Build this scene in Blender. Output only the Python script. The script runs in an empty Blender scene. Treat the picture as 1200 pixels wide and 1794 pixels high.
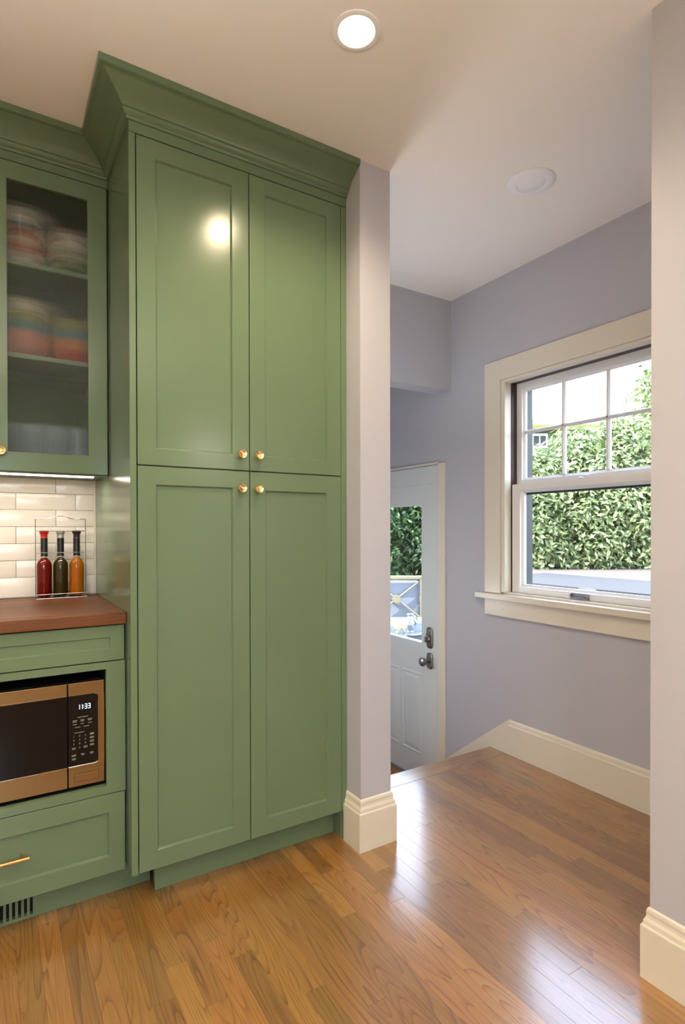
import bpy, bmesh, math, random
from mathutils import Vector, Matrix, noise
random.seed(7)
S = bpy.context.scene
COL = S.collection
PI = math.pi

# ---------------------------------------------------------------- camera
cam = bpy.data.cameras.new('camera'); camo = bpy.data.objects.new('camera', cam); COL.objects.link(camo)
yaw, pitch, roll, FPX, PPY = 0.55518249, -0.00735955, -0.00184666, 988.2827, 936.3005
fwd = Vector((math.sin(yaw)*math.cos(pitch), math.cos(yaw)*math.cos(pitch), math.sin(pitch)))
rgt = Vector((math.cos(yaw), -math.sin(yaw), 0)); upv = rgt.cross(fwd)
r2 = rgt*math.cos(roll) + upv*math.sin(roll); u2 = upv*math.cos(roll) - rgt*math.sin(roll)
camo.matrix_world = Matrix(((r2.x, u2.x, -fwd.x, 0), (r2.y, u2.y, -fwd.y, 0), (r2.z, u2.z, -fwd.z, 1.197), (0, 0, 0, 1)))
cam.sensor_fit = 'HORIZONTAL'; cam.sensor_width = 36.0; cam.lens = FPX/1200*36.0
cam.shift_y = (PPY-897)/1200.0; cam.clip_start = 0.02; cam.clip_end = 200
S.camera = camo

# ---------------------------------------------------------------- world, sun, exposure
SKY = 6.0
w = bpy.data.worlds.new('world'); S.world = w; w.use_nodes = True
nt = w.node_tree; nt.nodes.clear()
tc = nt.nodes.new('ShaderNodeTexCoord'); sx = nt.nodes.new('ShaderNodeSeparateXYZ')
rp = nt.nodes.new('ShaderNodeValToRGB'); bg = nt.nodes.new('ShaderNodeBackground'); wo = nt.nodes.new('ShaderNodeOutputWorld')
rp.color_ramp.elements[0].position = 0.0; rp.color_ramp.elements[0].color = (0.86, 0.93, 1.0, 1)
rp.color_ramp.elements[1].position = 1.0; rp.color_ramp.elements[1].color = (0.42, 0.62, 1.0, 1)
bg.inputs['Strength'].default_value = SKY
nt.links.new(tc.outputs['Generated'], sx.inputs[0]); nt.links.new(sx.outputs['Z'], rp.inputs[0])
nt.links.new(rp.outputs[0], bg.inputs[0]); nt.links.new(bg.outputs[0], wo.inputs[0])

sun = bpy.data.lights.new('sun', 'SUN'); suno = bpy.data.objects.new('sun', sun); COL.objects.link(suno)
sun.energy = 9.0; sun.angle = math.radians(0.6); sun.color = (1.0, 0.95, 0.86)
SD = Vector((-0.62, 0.10, 0.88)).normalized()            # towards the sun: over the house, from the kitchen side
suno.rotation_euler = SD.to_track_quat('Z', 'Y').to_euler()

S.view_settings.view_transform = 'Standard'; S.view_settings.look = 'None'
S.view_settings.exposure = 0.55; S.view_settings.gamma = 1.0; S.view_settings.use_curve_mapping = False
S.cycles.max_bounces = 10; S.cycles.diffuse_bounces = 6; S.cycles.transparent_max_bounces = 16

# ---------------------------------------------------------------- helpers: materials
def lin(c):
    return tuple((x/255/12.92 if x/255 <= 0.04045 else ((x/255+0.055)/1.055)**2.4) for x in c) + (1,)
def pm(name, rgb, rough=0.5, metal=0.0, spec=0.5, coat=0.0, bump=0.0, bscale=60, var=0.0, trans=0.0, ior=1.45, emit=None, es=0.0, coatr=0.1):
    m = bpy.data.materials.new(name); m.use_nodes = True; n = m.node_tree; b = n.nodes['Principled BSDF']
    b.inputs['Base Color'].default_value = lin(rgb); b.inputs['Roughness'].default_value = rough
    b.inputs['Metallic'].default_value = metal; b.inputs['Specular IOR Level'].default_value = spec
    b.inputs['Coat Weight'].default_value = coat; b.inputs['Coat Roughness'].default_value = coatr
    b.inputs['Transmission Weight'].default_value = trans; b.inputs['IOR'].default_value = ior
    if emit: b.inputs['Emission Color'].default_value = lin(emit); b.inputs['Emission Strength'].default_value = es
    if bump or var:
        t = n.nodes.new('ShaderNodeTexCoord'); nz = n.nodes.new('ShaderNodeTexNoise'); nz.inputs['Scale'].default_value = bscale
        nz.inputs['Detail'].default_value = 3
        n.links.new(t.outputs['Object'], nz.inputs['Vector'])
        if bump:
            bp = n.nodes.new('ShaderNodeBump'); bp.inputs['Strength'].default_value = bump; bp.inputs['Distance'].default_value = 0.002
            n.links.new(nz.outputs[0], bp.inputs['Height']); n.links.new(bp.outputs[0], b.inputs['Normal'])
        if var:
            mx = n.nodes.new('ShaderNodeMix'); mx.data_type = 'RGBA'; mx.inputs[0].default_value = 0.5
            c = lin(rgb); mx.inputs[6].default_value = tuple(min(1, v*(1-var)) for v in c[:3])+(1,)
            mx.inputs[7].default_value = tuple(min(1, v*(1+var)) for v in c[:3])+(1,)
            n.links.new(nz.outputs[0], mx.inputs[0]); n.links.new(mx.outputs[2], b.inputs['Base Color'])
    return m
def emis(name, rgb, s):
    m = bpy.data.materials.new(name); m.use_nodes = True; n = m.node_tree; n.nodes.clear()
    e = n.nodes.new('ShaderNodeEmission'); o = n.nodes.new('ShaderNodeOutputMaterial')
    e.inputs[0].default_value = lin(rgb); e.inputs[1].default_value = s; n.links.new(e.outputs[0], o.inputs[0]); return m
def pane_glass(name, ior=1.45, tint=(1, 1, 1, 1)):
    m = bpy.data.materials.new(name); m.use_nodes = True; n = m.node_tree; n.nodes.clear()
    t = n.nodes.new('ShaderNodeBsdfTransparent'); t.inputs[0].default_value = tint
    g = n.nodes.new('ShaderNodeBsdfGlossy'); g.inputs['Roughness'].default_value = 0.01
    f = n.nodes.new('ShaderNodeFresnel'); f.inputs[0].default_value = ior
    x = n.nodes.new('ShaderNodeMixShader'); o = n.nodes.new('ShaderNodeOutputMaterial')
    ge = n.nodes.new('ShaderNodeNewGeometry'); iv = n.nodes.new('ShaderNodeMath'); iv.operation = 'SUBTRACT'; iv.inputs[0].default_value = 1.0
    ml = n.nodes.new('ShaderNodeMath'); ml.operation = 'MULTIPLY'                 # reflect at the entry face only
    n.links.new(ge.outputs['Backfacing'], iv.inputs[1]); n.links.new(iv.outputs[0], ml.inputs[0]); n.links.new(f.outputs[0], ml.inputs[1])
    n.links.new(ml.outputs[0], x.inputs[0]); n.links.new(t.outputs[0], x.inputs[1]); n.links.new(g.outputs[0], x.inputs[2])
    n.links.new(x.outputs[0], o.inputs[0]); return m
def reeded():
    m = bpy.data.materials.new('reeded_glass'); m.use_nodes = True; n = m.node_tree; n.nodes.clear()
    t = n.nodes.new('ShaderNodeBsdfTransparent'); t.inputs[0].default_value = (0.92, 0.95, 0.93, 1)
    g = n.nodes.new('ShaderNodeBsdfGlass'); g.inputs['Roughness'].default_value = 0.03; g.inputs['IOR'].default_value = 1.45
    x = n.nodes.new('ShaderNodeMixShader'); x.inputs[0].default_value = 0.6; o = n.nodes.new('ShaderNodeOutputMaterial')
    n.links.new(t.outputs[0], x.inputs[1]); n.links.new(g.outputs[0], x.inputs[2]); n.links.new(x.outputs[0], o.inputs[0]); return m
def wood(name, c_dark, c_mid, c_light, rough, axis='Y', ring=9.0, rvar=0.5, coat=0.0, spec=0.5, per_object=True, plank=None):
    """grain runs along axis; cathedral rings from contour lines of a stretched noise"""
    m = bpy.data.materials.new(name); m.use_nodes = True; n = m.node_tree; b = n.nodes['Principled BSDF']; L = n.links
    def N(t): return n.nodes.new(t)
    def math_(op, a=None, bb=None, **k):
        q = N('ShaderNodeMath'); q.operation = op
        for i, v in enumerate((a, bb)):
            if v is None: continue
            if isinstance(v, (int, float)): q.inputs[i].default_value = v
            else: L.new(v, q.inputs[i])
        return q.outputs[0]
    tc = N('ShaderNodeTexCoord'); oi = N('ShaderNodeObjectInfo')
    off = N('ShaderNodeCombineXYZ')
    for i, k in enumerate((37.1, 91.7, 53.3)):
        L.new(math_('MULTIPLY', oi.outputs['Random'], k), off.inputs[i])
    add = N('ShaderNodeVectorMath'); add.operation = 'ADD'
    L.new(tc.outputs['Object'], add.inputs[0])
    if per_object: L.new(off.outputs[0], add.inputs[1])
    def stretched(sc_long, sc_cross, scale, detail, rg=0.55):
        mp = N('ShaderNodeMapping'); s = [sc_cross]*3; s['XYZ'.index(axis)] = sc_long
        mp.inputs['Scale'].default_value = s; L.new(add.outputs[0], mp.inputs['Vector'])
        nz = N('ShaderNodeTexNoise'); nz.inputs['Scale'].default_value = scale; nz.inputs['Detail'].default_value = detail
        nz.inputs['Roughness'].default_value = rg; L.new(mp.outputs[0], nz.inputs['Vector']); return nz.outputs[0]
    big = stretched(0.10, 1.0, 7.0, 1.0)
    fine = stretched(0.02, 1.0, 330.0, 3.0)
    blot = stretched(0.3, 1.0, 14.0, 3.0)
    v = math_('MULTIPLY', big, ring); fr = math_('FRACT', v)
    line = math_('POWER', fr, 4.0)
    line2 = math_('MULTIPLY', line, math_('MULTIPLY', blot, 1.5))
    mixv = math_('ADD', math_('MULTIPLY', line2, 0.34), math_('MULTIPLY', fine, 0.62))
    mixv = math_('SUBTRACT', 1.02, mixv)
    rmp = N('ShaderNodeValToRGB'); e = rmp.color_ramp.elements
    e[0].position = 0.25; e[0].color = lin(c_dark); e[1].position = 0.95; e[1].color = lin(c_light)
    q = rmp.color_ramp.elements.new(0.62); q.color = lin(c_mid); L.new(mixv, rmp.inputs[0])
    col = rmp.outputs[0]
    if per_object:
        hs = N('ShaderNodeHueSaturation'); L.new(col, hs.inputs['Color'])
        rnd2 = math_('FRACT', math_('MULTIPLY', oi.outputs['Random'], 17.37))
        L.new(math_('ADD', math_('MULTIPLY', math_('SUBTRACT', oi.outputs['Random'], 0.5), rvar), 1.0), hs.inputs['Value'])
        L.new(math_('ADD', math_('MULTIPLY', math_('SUBTRACT', rnd2, 0.5), 0.012), 0.5), hs.inputs['Hue'])
        col = hs.outputs[0]
    L.new(col, b.inputs['Base Color'])
    b.inputs['Roughness'].default_value = rough; b.inputs['Coat Weight'].default_value = coat; b.inputs['Coat Roughness'].default_value = 0.18; b.inputs['Coat IOR'].default_value = 1.95
    b.inputs['Specular IOR Level'].default_value = spec
    bp = N('ShaderNodeBump'); bp.inputs['Strength'].default_value = 0.06; bp.inputs['Distance'].default_value = 0.001
    L.new(fine, bp.inputs['Height']); L.new(bp.outputs[0], b.inputs['Normal'])
    return m

M = {}
M['green'] = pm('green_paint', (99, 118, 90), 0.2, spec=0.5, bump=0.03, bscale=45)
M['green_in'] = pm('green_interior_paint', (106, 124, 96), 0.35)
M['wall'] = pm('lavender_wall_paint', (183, 183, 190), 0.5, spec=0.3, bump=0.04, bscale=180)
M['kwall'] = pm('kitchen_wall_paint', (205, 196, 184), 0.6, spec=0.3)
M['ceil'] = pm('ceiling_paint', (238, 234, 228), 0.7, spec=0.2)
M['trim'] = pm('white_trim_paint', (220, 213, 196), 0.32, spec=0.5, bump=0.02)
M['door'] = pm('door_paint', (212, 216, 212), 0.35, spec=0.5)
M['sash'] = pm('white_sash_vinyl', (232, 232, 230), 0.3)
M['darktrim'] = pm('dark_exterior_frame', (44, 52, 52), 0.5)
M['bronze'] = pm('dark_bronze_track', (54, 38, 34), 0.4)
M['brass'] = pm('brushed_brass', (240, 212, 158), 0.24, metal=1.0)
M['nickel'] = pm('aged_pewter', (150, 146, 142), 0.35, metal=1.0)
M['chrome'] = pm('chrome_wire', (200, 200, 200), 0.12, metal=1.0)
M['steel'] = pm('brushed_stainless', (150, 124, 84), 0.3, metal=1.0, bump=0.05, bscale=300)
M['steel_edge'] = pm('polished_steel_edge', (225, 220, 212), 0.15, metal=1.0)
M['niche'] = pm('dark_niche_lining', (30, 32, 26), 0.6)
M['black'] = pm('black_cavity', (10, 10, 9), 0.6)
M['blackglass'] = pm('black_glass', (12, 10, 9), 0.1, spec=0.3)
M['panelblack'] = pm('black_control_panel', (14, 12, 10), 0.2, spec=0.3)
M['tile'] = pm('white_ceramic_tile', (226, 220, 210), 0.16, spec=0.5, bump=0.15, bscale=14)
M['grout'] = pm('pale_grout', (216, 206, 192), 0.8)
M['glass'] = pane_glass('window_glass')
M['reed'] = reeded()
M['led'] = emis('led_strip_light', (255, 240, 216), 6.0)
M['lens'] = emis('downlight_lens', (255, 234, 200), 2.8)
M['white_plastic'] = pm('white_plastic', (238, 238, 240), 0.4)
M['digit'] = emis('display_digits', (215, 240, 255), 1.6)
M['label_ink'] = pm('grey_panel_print', (150, 145, 138), 0.6)
M['oak'] = wood('oak_plank', (84, 50, 16), (140, 96, 42), (164, 120, 60), 0.42, 'Y', 34.0, 0.5, coat=1.0)
M['oak_x'] = wood('oak_nosing', (92, 58, 24), (144, 100, 48), (164, 122, 66), 0.42, 'X', 20.0, 0.0, coat=1.0)
M['walnut'] = wood('walnut_counter', (58, 30, 13), (94, 54, 27), (120, 74, 40), 0.45, 'X', 7.0, 0.6, spec=0.3)
M['subfloor'] = pm('oak_floor_beyond', (160, 104, 54), 0.3)

# ---------------------------------------------------------------- helpers: geometry
class MB:
    def __init__(s): s.bm = bmesh.new()
    def box(s, x0, x1, y0, y1, z0, z1, bev=0.0):
        vs = [s.bm.verts.new(v) for v in ((x0,y0,z0),(x1,y0,z0),(x1,y1,z0),(x0,y1,z0),(x0,y0,z1),(x1,y0,z1),(x1,y1,z1),(x0,y1,z1))]
        fs = [s.bm.faces.new([vs[i] for i in q]) for q in ((0,3,2,1),(4,5,6,7),(0,1,5,4),(1,2,6,5),(2,3,7,6),(3,0,4,7))]
        if bev:
            es = set(e for f in fs for e in f.edges)
            bmesh.ops.bevel(s.bm, geom=list(es), offset=bev, segments=2, profile=0.6, affect='EDGES')
        return s
    def poly(s, pts):
        s.bm.faces.new([s.bm.verts.new(p) for p in pts]); return s
    def prism(s, pts, vec):
        """planar polygon extruded along vec"""
        a = [s.bm.verts.new(p) for p in pts]; b = [s.bm.verts.new(Vector(p)+Vector(vec)) for p in pts]
        s.bm.faces.new(a[::-1]); s.bm.faces.new(b); n = len(pts)
        for i in range(n): s.bm.faces.new((a[i], a[(i+1) % n], b[(i+1) % n], b[i]))
        return s
    def loft(s, rings, caps=True, closed=True):
        R = [[s.bm.verts.new(p) for p in r] for r in rings]; n = len(R[0])
        for a, b in zip(R, R[1:]):
            for i in range(n if closed else n-1): s.bm.faces.new((a[i], a[(i+1) % n], b[(i+1) % n], b[i]))
        if caps: s.bm.faces.new(R[0][::-1]); s.bm.faces.new(R[-1])
        return s
    def lathe(s, prof, c=(0, 0, 0), seg=24, ax=(0, 0, 1)):
        """prof = [(r, h)] revolved about ax through c"""
        ax = Vector(ax).normalized(); q = ax.to_track_quat('Z', 'Y'); c = Vector(c); rings = []
        for r, h in prof:
            if r < 1e-5: rings.append([s.bm.verts.new(c+q@Vector((0, 0, h)))])
            else: rings.append([s.bm.verts.new(c+q@Vector((r*math.cos(2*PI*i/seg), r*math.sin(2*PI*i/seg), h))) for i in range(seg)])
        for a, b in zip(rings, rings[1:]):
            for i in range(seg):
                j = (i+1) % seg
                if len(a) == 1 and len(b) == 1: continue
                if len(a) == 1: s.bm.faces.new((a[0], b[j], b[i]))
                elif len(b) == 1: s.bm.faces.new((a[i], a[j], b[0]))
                else: s.bm.faces.new((a[i], a[j], b[j], b[i]))
        return s
    def tube(s, pts, r, seg=8):
        pts = [Vector(p) for p in pts]; rings = []
        for i, p in enumerate(pts):
            d = (pts[min(i+1, len(pts)-1)]-pts[max(i-1, 0)]).normalized()
            a = d.cross(Vector((0, 0, 1)) if abs(d.z) < 0.9 else Vector((1, 0, 0))).normalized(); b = d.cross(a)
            rings.append([p+a*(r*math.cos(2*PI*k/seg))+b*(r*math.sin(2*PI*k/seg)) for k in range(seg)])
        return s.loft(rings)
    def build(s, name, mat, parent=None, smooth=False, origin=None, bevel=0.0):
        bmesh.ops.recalc_face_normals(s.bm, faces=s.bm.faces[:])
        me = bpy.data.meshes.new(name)
        if origin is not None: bmesh.ops.translate(s.bm, verts=s.bm.verts[:], vec=-Vector(origin))
        s.bm.to_mesh(me); s.bm.free(); me.materials.append(mat)
        if smooth:
            me.polygons.foreach_set('use_smooth', [True]*len(me.polygons))
            me.set_sharp_from_angle(angle=math.radians(38))
        o = bpy.data.objects.new(name, me); COL.objects.link(o)
        if origin is not None: o.location = origin
        if parent is not None:
            o.parent = parent; o.matrix_parent_inverse = Matrix.Identity(4)
            o.location = Vector(o.location)-wloc(parent)
        if bevel:
            md = o.modifiers.new('bevel', 'BEVEL'); md.width = bevel; md.segments = 2; md.limit_method = 'ANGLE'; md.angle_limit = math.radians(40)
        return o
def wloc(o):
    v = Vector((0, 0, 0))
    while o is not None: v += Vector(o.location); o = o.parent
    return v
def tag(o, label=None, cat=None, group=None, kind=None):
    for k, v in (('label', label), ('category', cat), ('group', group), ('kind', kind)):
        if v: o[k] = v
    return o
def thing(name, loc, label, cat, group=None, kind=None):
    o = bpy.data.objects.new(name, None); o.empty_display_size = 0.1; COL.objects.link(o); o.location = loc
    return tag(o, label, cat, group, kind)
def struct(o, label, cat): return tag(o, label, cat, kind='structure')
def copy_tree(o, parent=None):
    c = o.copy(); COL.objects.link(c); c.parent = parent
    for ch in [x for x in COL.objects if x.parent == o]: copy_tree(ch, c)
    return c

# ================================================================ SHELL
CZ = 2.57
XW, YB = 2.345, 2.545                       # window wall, cabinet wall
# floor slab (kitchen and hall), planks on it
fl = struct(MB().box(-3.0, 2.345, -2.8, 2.20, -0.14, -0.012).box(-3.0, 1.164, 2.20, 2.545, -0.14, -0.012).build('floor', M['subfloor']),
            'warm oak strip floor running from the kitchen to the stair edge', 'floor')
kf = MB().box(-3.0, -0.75, -2.8, 2.545, -0.012, -0.0005).box(-0.75, 1.60, -2.8, 0.20, -0.012, -0.0005)
kf.build('floor_field', M['oak'], fl)
PW = 0.0572
x = -0.75
ends = random.Random(5)
while x < 2.33:
    x1 = min(x+PW, 2.343)
    ytop = 2.10
    if x1 < 1.20: ytop = 2.06
    segs = []; y = 0.20 + (0 if x < 1.45 else 0.62); y += 0
    first = ends.uniform(0.2, 1.0); yy = y + first
    while yy < ytop-0.12:
        segs.append((y, yy)); y = yy; yy += ends.choice((0.42, 0.6, 0.8, 1.1, 1.3))
    segs.append((y, ytop))
    for (a, b) in segs:
        MB().box(x+0.00015, x1-0.00015, a+0.0002, b-0.0002, -0.012, 0.0, 0.00035).build('plank', M['oak'], fl, origin=((x+x1)/2, (a+b)/2, -0.006))
    x = x1
MB().box(1.302, 2.333, 2.1005, 2.215, -0.03, 0.0004, 0.002).build('nosing_board', M['oak_x'], fl, origin=(1.8, 2.15, 0))

ce = struct(MB().box(-3.0, 2.345, -2.8, 2.56, CZ, CZ+0.12).build('ceiling', M['ceil']), 'smooth white ceiling over kitchen and hall', 'ceiling')
wb = struct(MB().box(-3.0, 1.164, YB, YB+0.14, -0.14, CZ).build('wall_back', M['grout']), 'wall behind the green cabinets with tiled backsplash', 'wall')
wp = struct(MB().box(1.164, 1.302, 1.75, 3.7, -0.43, CZ).build('wall_partition', M['wall']), 'narrow end of the partition wall beside the tall green cabinet', 'wall')
wn = struct(MB().box(1.486, 2.345, -2.8, 0.842, -0.012, CZ).build('wall_front', M['wall']), 'wall end at the right edge of the frame, before the hall', 'wall')
wl = struct(MB().box(-3.14, -3.0, -2.94, 2.685, 0, CZ).build('wall_left', M['kwall']), 'far left kitchen wall outside the frame', 'wall')
# wall behind the camera, with a window opening added to let in fill daylight
KX0, KX1, KZ0, KZ1 = -1.9, 0.1, 1.0, 2.2
m = MB(); y0, y1 = -2.94, -2.8
m.box(-3.0, KX0, y0, y1, 0, CZ).box(KX1, 2.345, y0, y1, 0, CZ).box(KX0, KX1, y0, y1, 0, KZ0).box(KX0, KX1, y0, y1, KZ1, CZ)
wr = struct(m.build('wall_rear', M['kwall']), 'kitchen wall behind the camera with an added wide window', 'wall')
# right (window) wall with window opening and door opening, 0.14 thick
WY0, WY1, WZ0, WZ1 = 1.25, 2.13, 0.85, 1.995       # window rough opening
DY0, DY1, DZ0, DZ1 = 2.644, 3.466, -0.43, 1.606    # door opening
x0, x1 = XW, XW+0.14
m = MB()
m.box(x0, x1, -2.94, WY0, -0.6, 4.0).box(x0, x1, WY0, WY1, -0.6, WZ0).box(x0, x1, WY0, WY1, WZ1, 4.0)
m.box(x0, x1, WY1, DY0, -0.6, 4.0).box(x0, x1, DY0, DY1, DZ1, 4.0).box(x0, x1, DY0, DY1, -0.6, DZ0-0.02).box(x0, x1, DY1, 3.84, -0.6, 4.0)
ww = struct(m.build('wall_right', M['wall']), 'lavender hall wall that holds the window and the white door', 'wall')
# header across the stairs, landing ceiling, end wall of the stairs
struct(MB().box(1.302, XW, 2.541, 2.659, 2.034, CZ).build('trim_1', M['wall']), 'dropped lavender header above the stairs', 'header')
struct(MB().box(1.302, XW, 2.659, 3.70, 2.22, 2.34).build('ceiling_landing', M['ceil']), 'low ceiling over the stair landing', 'ceiling')
struct(MB().box(1.164, XW, 3.70, 3.84, -0.6, CZ).build('wall_end', M['wall']), 'end wall of the stair landing', 'wall')
st = MB().box(1.302, XW, 2.20, 2.46, -0.60, -0.143).box(1.302, XW, 2.46, 2.72, -0.60, -0.287).box(1.302, XW, 2.72, 3.70, -0.60, -0.43)
struct(st.build('floor_stairs', M['subfloor']), 'oak steps going down to the landing at the door', 'stairs')
# roof and outside of the house: keeps the sun off the near part of the terrace
roof = struct(MB().prism([(-3.7, -3.6, 3.95), (2.95, -3.6, 3.95), (2.95, -3.6, 4.07), (-0.4, -3.6, 5.2), (-3.7, -3.6, 4.07)], (0, 8.2, 0)).build('roof', pm('roof_shingle', (92, 84, 78), 0.8)),
              'roof of the house above the rooms', 'roof')
struct(MB().box(-3.28, -3.14, -2.94, 3.84, -0.6, 4.0).box(-3.28, XW, -3.08, -2.94, CZ, 4.0).box(-3.28, XW, 3.84, 3.98, -0.6, 4.0).build('wall_outer', M['kwall']), 'outer walls of the house', 'wall')

# ---- baseboards
BP = [(0.0, 0.0), (0.017, 0.0), (0.017, 0.139), (0.0155, 0.1425), (0.0125, 0.1435), (0.0125, 0.147), (0.0115, 0.155), (0.0075, 0.163),
      (0.0062, 0.171), (0.0068, 0.178), (0.005, 0.186), (0.0, 0.19)]
def base_run(path, closed_out):
    """path: list of (x,y, ox,oy) with outward offsets per unit profile"""
    m = MB(); m.loft([[(px+ox*p, py+oy*p, z) for p, z in BP] for (px, py, ox, oy) in path]); return m
bl = base_run([(1.164, 1.846, -1, 0), (1.164, 1.75, -1, -1), (1.302, 1.75, 1, -1), (1.302, 2.2, 1, 0)], 0).build('baseboard_left', M['trim'])
struct(bl, 'tall white moulded baseboard wrapping the partition wall end', 'baseboard')
br = base_run([(1.486, -2.79, -1, 0), (1.486, 0.842, -1, 1), (2.327, 0.842, 0, 1)], 0).build('baseboard_front', M['trim'])
struct(br, 'white moulded baseboard at the lower right corner of the frame', 'baseboard')
HB = [(0.0, 0.0), (0.014, 0.0), (0.014, 0.155), (0.011, 0.160), (0.009, 0.176), (0.005, 0.184), (0.0, 0.184)]
m = MB(); m.loft([[(XW-p, 0.86, z) for p, z in HB], [(XW-p, 2.087, z) for p, z in HB]])
sb = struct(m.build('baseboard_right', M['trim']), 'white baseboard under the window ending at the stair edge', 'baseboard')
# skirt that goes down with the stairs
sl = -0.767
m = MB().prism([(XW-0.014, 2.087, 0.0), (XW-0.014, 2.087, 0.184), (XW-0.014, 2.585, 0.184+sl*0.498), (XW-0.014, 2.585, -0.42), (XW-0.014, 2.30, -0.42)], (0.014, 0, 0))
m.build('stair_skirt', M['trim'], sb)

# ================================================================ TILES
tr = random.Random(3)
for r in range(7):
    z0 = 0.9485+0.0662*r; z0 = 0.9485-0.0662+0.0662*(r+1)
    z1 = z0+0.0662
    xo = 0.077 if r % 2 == 1 else 0.2165
    k = -4
    while True:
        a = xo+0.2115*k; b = a+0.2115; k += 1
        if b < -0.42: continue
        if a > 0.36: break
        a = max(a, -0.42); b = min(b, 0.358)
        if b-a < 0.01: continue
        za = 0.937 if r == 0 else z0
        zb = min(z1, 1.41) if r < 6 else 1.4045
        d = tr.uniform(0, 0.0012)
        t = MB().box(a+0.0007, b-0.0007, YB-0.009-d, YB, za+0.0007, zb-0.0007, 0.0014).build('tile', M['tile'], wb, origin=((a+b)/2, YB, (za+zb)/2), smooth=True)
        t.rotation_euler = (tr.uniform(-0.004, 0.004), 0, tr.uniform(-0.003, 0.003))
MB().box(0.3575, 0.3645, YB-0.012, YB, 0.937, 1.4045).build('caulk_edge', M['trim'], wb)

# ================================================================ CABINETS
def shaker(name, X0, X1, Z0, Z1, y, px0, px1, pz0, pz1, parent, th=0.02, rec=0.008, ch=0.0035, mat='green', paneldepth=None):
    """door or drawer front facing -Y: frame ring with chamfered inner edge, and a recessed panel as a child"""
    m = MB()
    def ring(a0, a1, b0, b1, yy): return [(a0, yy, b0), (a1, yy, b0), (a1, yy, b1), (a0, yy, b1)]
    e = 0.0012
    rings = [ring(px0+ch*.3, px1-ch*.3, pz0+ch*.3, pz1-ch*.3, y+th), ring(px0+ch, px1-ch, pz0+ch, pz1-ch, y+rec), ring(px0, px1, pz0, pz1, y+0.0015),
             ring(px0-e, px1+e, pz0-e, pz1+e, y), ring(X0+e, X1-e, Z0+e, Z1-e, y), ring(X0, X1, Z0, Z1, y+e), ring(X0, X1, Z0, Z1, y+th)]
    m.loft(rings, caps=False)
    o = m.build(name, M[mat], parent, origin=((X0+X1)/2, y, Z0))
    MB().box(px0+ch*.3, px1-ch*.3, y+rec, y+rec+0.006, pz0+ch*.3, pz1-ch*.3).build('panel', M[mat], o, origin=((px0+px1)/2, y+rec, pz0))
    return o
def knob(parent, x, y, z, tilt):
    prof = [(0.0, 0.0), (0.0075, 0.0), (0.0075, 0.002), (0.0045, 0.004), (0.0045, 0.012), (0.0072, 0.0135), (0.0125, 0.016), (0.0140, 0.0195), (0.0138, 0.0245), (0.0125, 0.0265), (0.0108, 0.0262), (0.0080, 0.0232), (0.0, 0.0222)]
    prof = [(a*1.12, b) for a, b in prof]; m = MB().lathe(prof, (x, y, z), 28, (0, -1, 0))
    # raised ridge across the knob face
    q = Matrix.Rotation(tilt, 4, 'Y'); ridge = []
    for t in (-1, -0.6, 0, 0.6, 1):
        hw = 0.0038*(1-abs(t)**2*0.5); hz = 0.0042*(1-abs(t)**2*0.8)+0.0008
        ridge.append([Vector((x, y-0.0258, z))+q@Vector((0.0136*t, dy, dz)) for dz, dy in ((-hw, 0.004), (-hw*0.5, -hz*0.5), (hw*0.5, -hz*0.5), (hw, 0.004))])
    m.loft(ridge)
    return m.build('knob', M['brass'], parent, smooth=True, origin=(x, y, z))

TY = 1.845; UY = 2.21
tall = thing('tall_cabinet', (0.764, 2.2, 0), 'tall sage green pantry cabinet with four recessed-panel doors and brass knobs', 'cabinet')
T0, T1 = 0.365, 1.163
m = MB()
m.box(T0, T0+0.0195, TY, YB-0.001, 0.110, 2.4385)                     # left side
m.box(T1-0.019, T1, TY+0.0205, YB-0.001, 0.0005, 2.4385)              # right side
m.box(T0+0.0195, T1-0.019, TY+0.022, YB-0.001, 0.110, 0.128).box(T0+0.0195, T1-0.019, TY+0.022, YB-0.001, 2.42, 2.438)
m.box(T0+0.0195, T1-0.019, TY+0.03, YB-0.001, 1.392, 1.41).box(T0+0.019, T1-0.019, YB-0.02, YB-0.001, 0.128, 2.42)
m.build('carcass', M['green'], tall, origin=(0.764, 2.2, 0))
MB().box(1.1395, T1, TY, TY+0.0195, 0.113, 2.4375).build('filler_strip', M['green'], tall, bevel=0.0008)
MB().box(T0, T1, TY, TY+0.022, 2.4405, 2.476).box(T0, T0+0.019, TY+0.0222, UY-0.0005, 2.4405, 2.476).build('frieze', M['green'], tall)
for (a, b, c, d, i0, i1, j0, j1, kx, kz, tl) in (
        (0.388, 0.7625, 1.4055, 2.4375, 0.447, 0.701, 1.460, 2.378, 0.729, 1.459, 0.75),
        (0.7655, 1.1375, 1.4055, 2.4375, 0.825, 1.076, 1.459, 2.381, 0.792, 1.459, 1.35),
        (0.388, 0.7625, 0.113, 1.4020, 0.446, 0.701, 0.173, 1.343, 0.729, 1.342, 0.45),
        (0.7655, 1.1375, 0.113, 1.4020, 0.825, 1.076, 0.172, 1.337, 0.791, 1.342, -0.6)):
    dr = shaker('door', a, b, c, d, TY, i0, i1, j0, j1, tall)
    knob(dr, kx, TY, kz, tl)
MB().box(0.452, T1-0.0195, 1.918, 1.936, 0.0005, 0.110).build('toe_kick', M['green'], tall)
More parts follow.
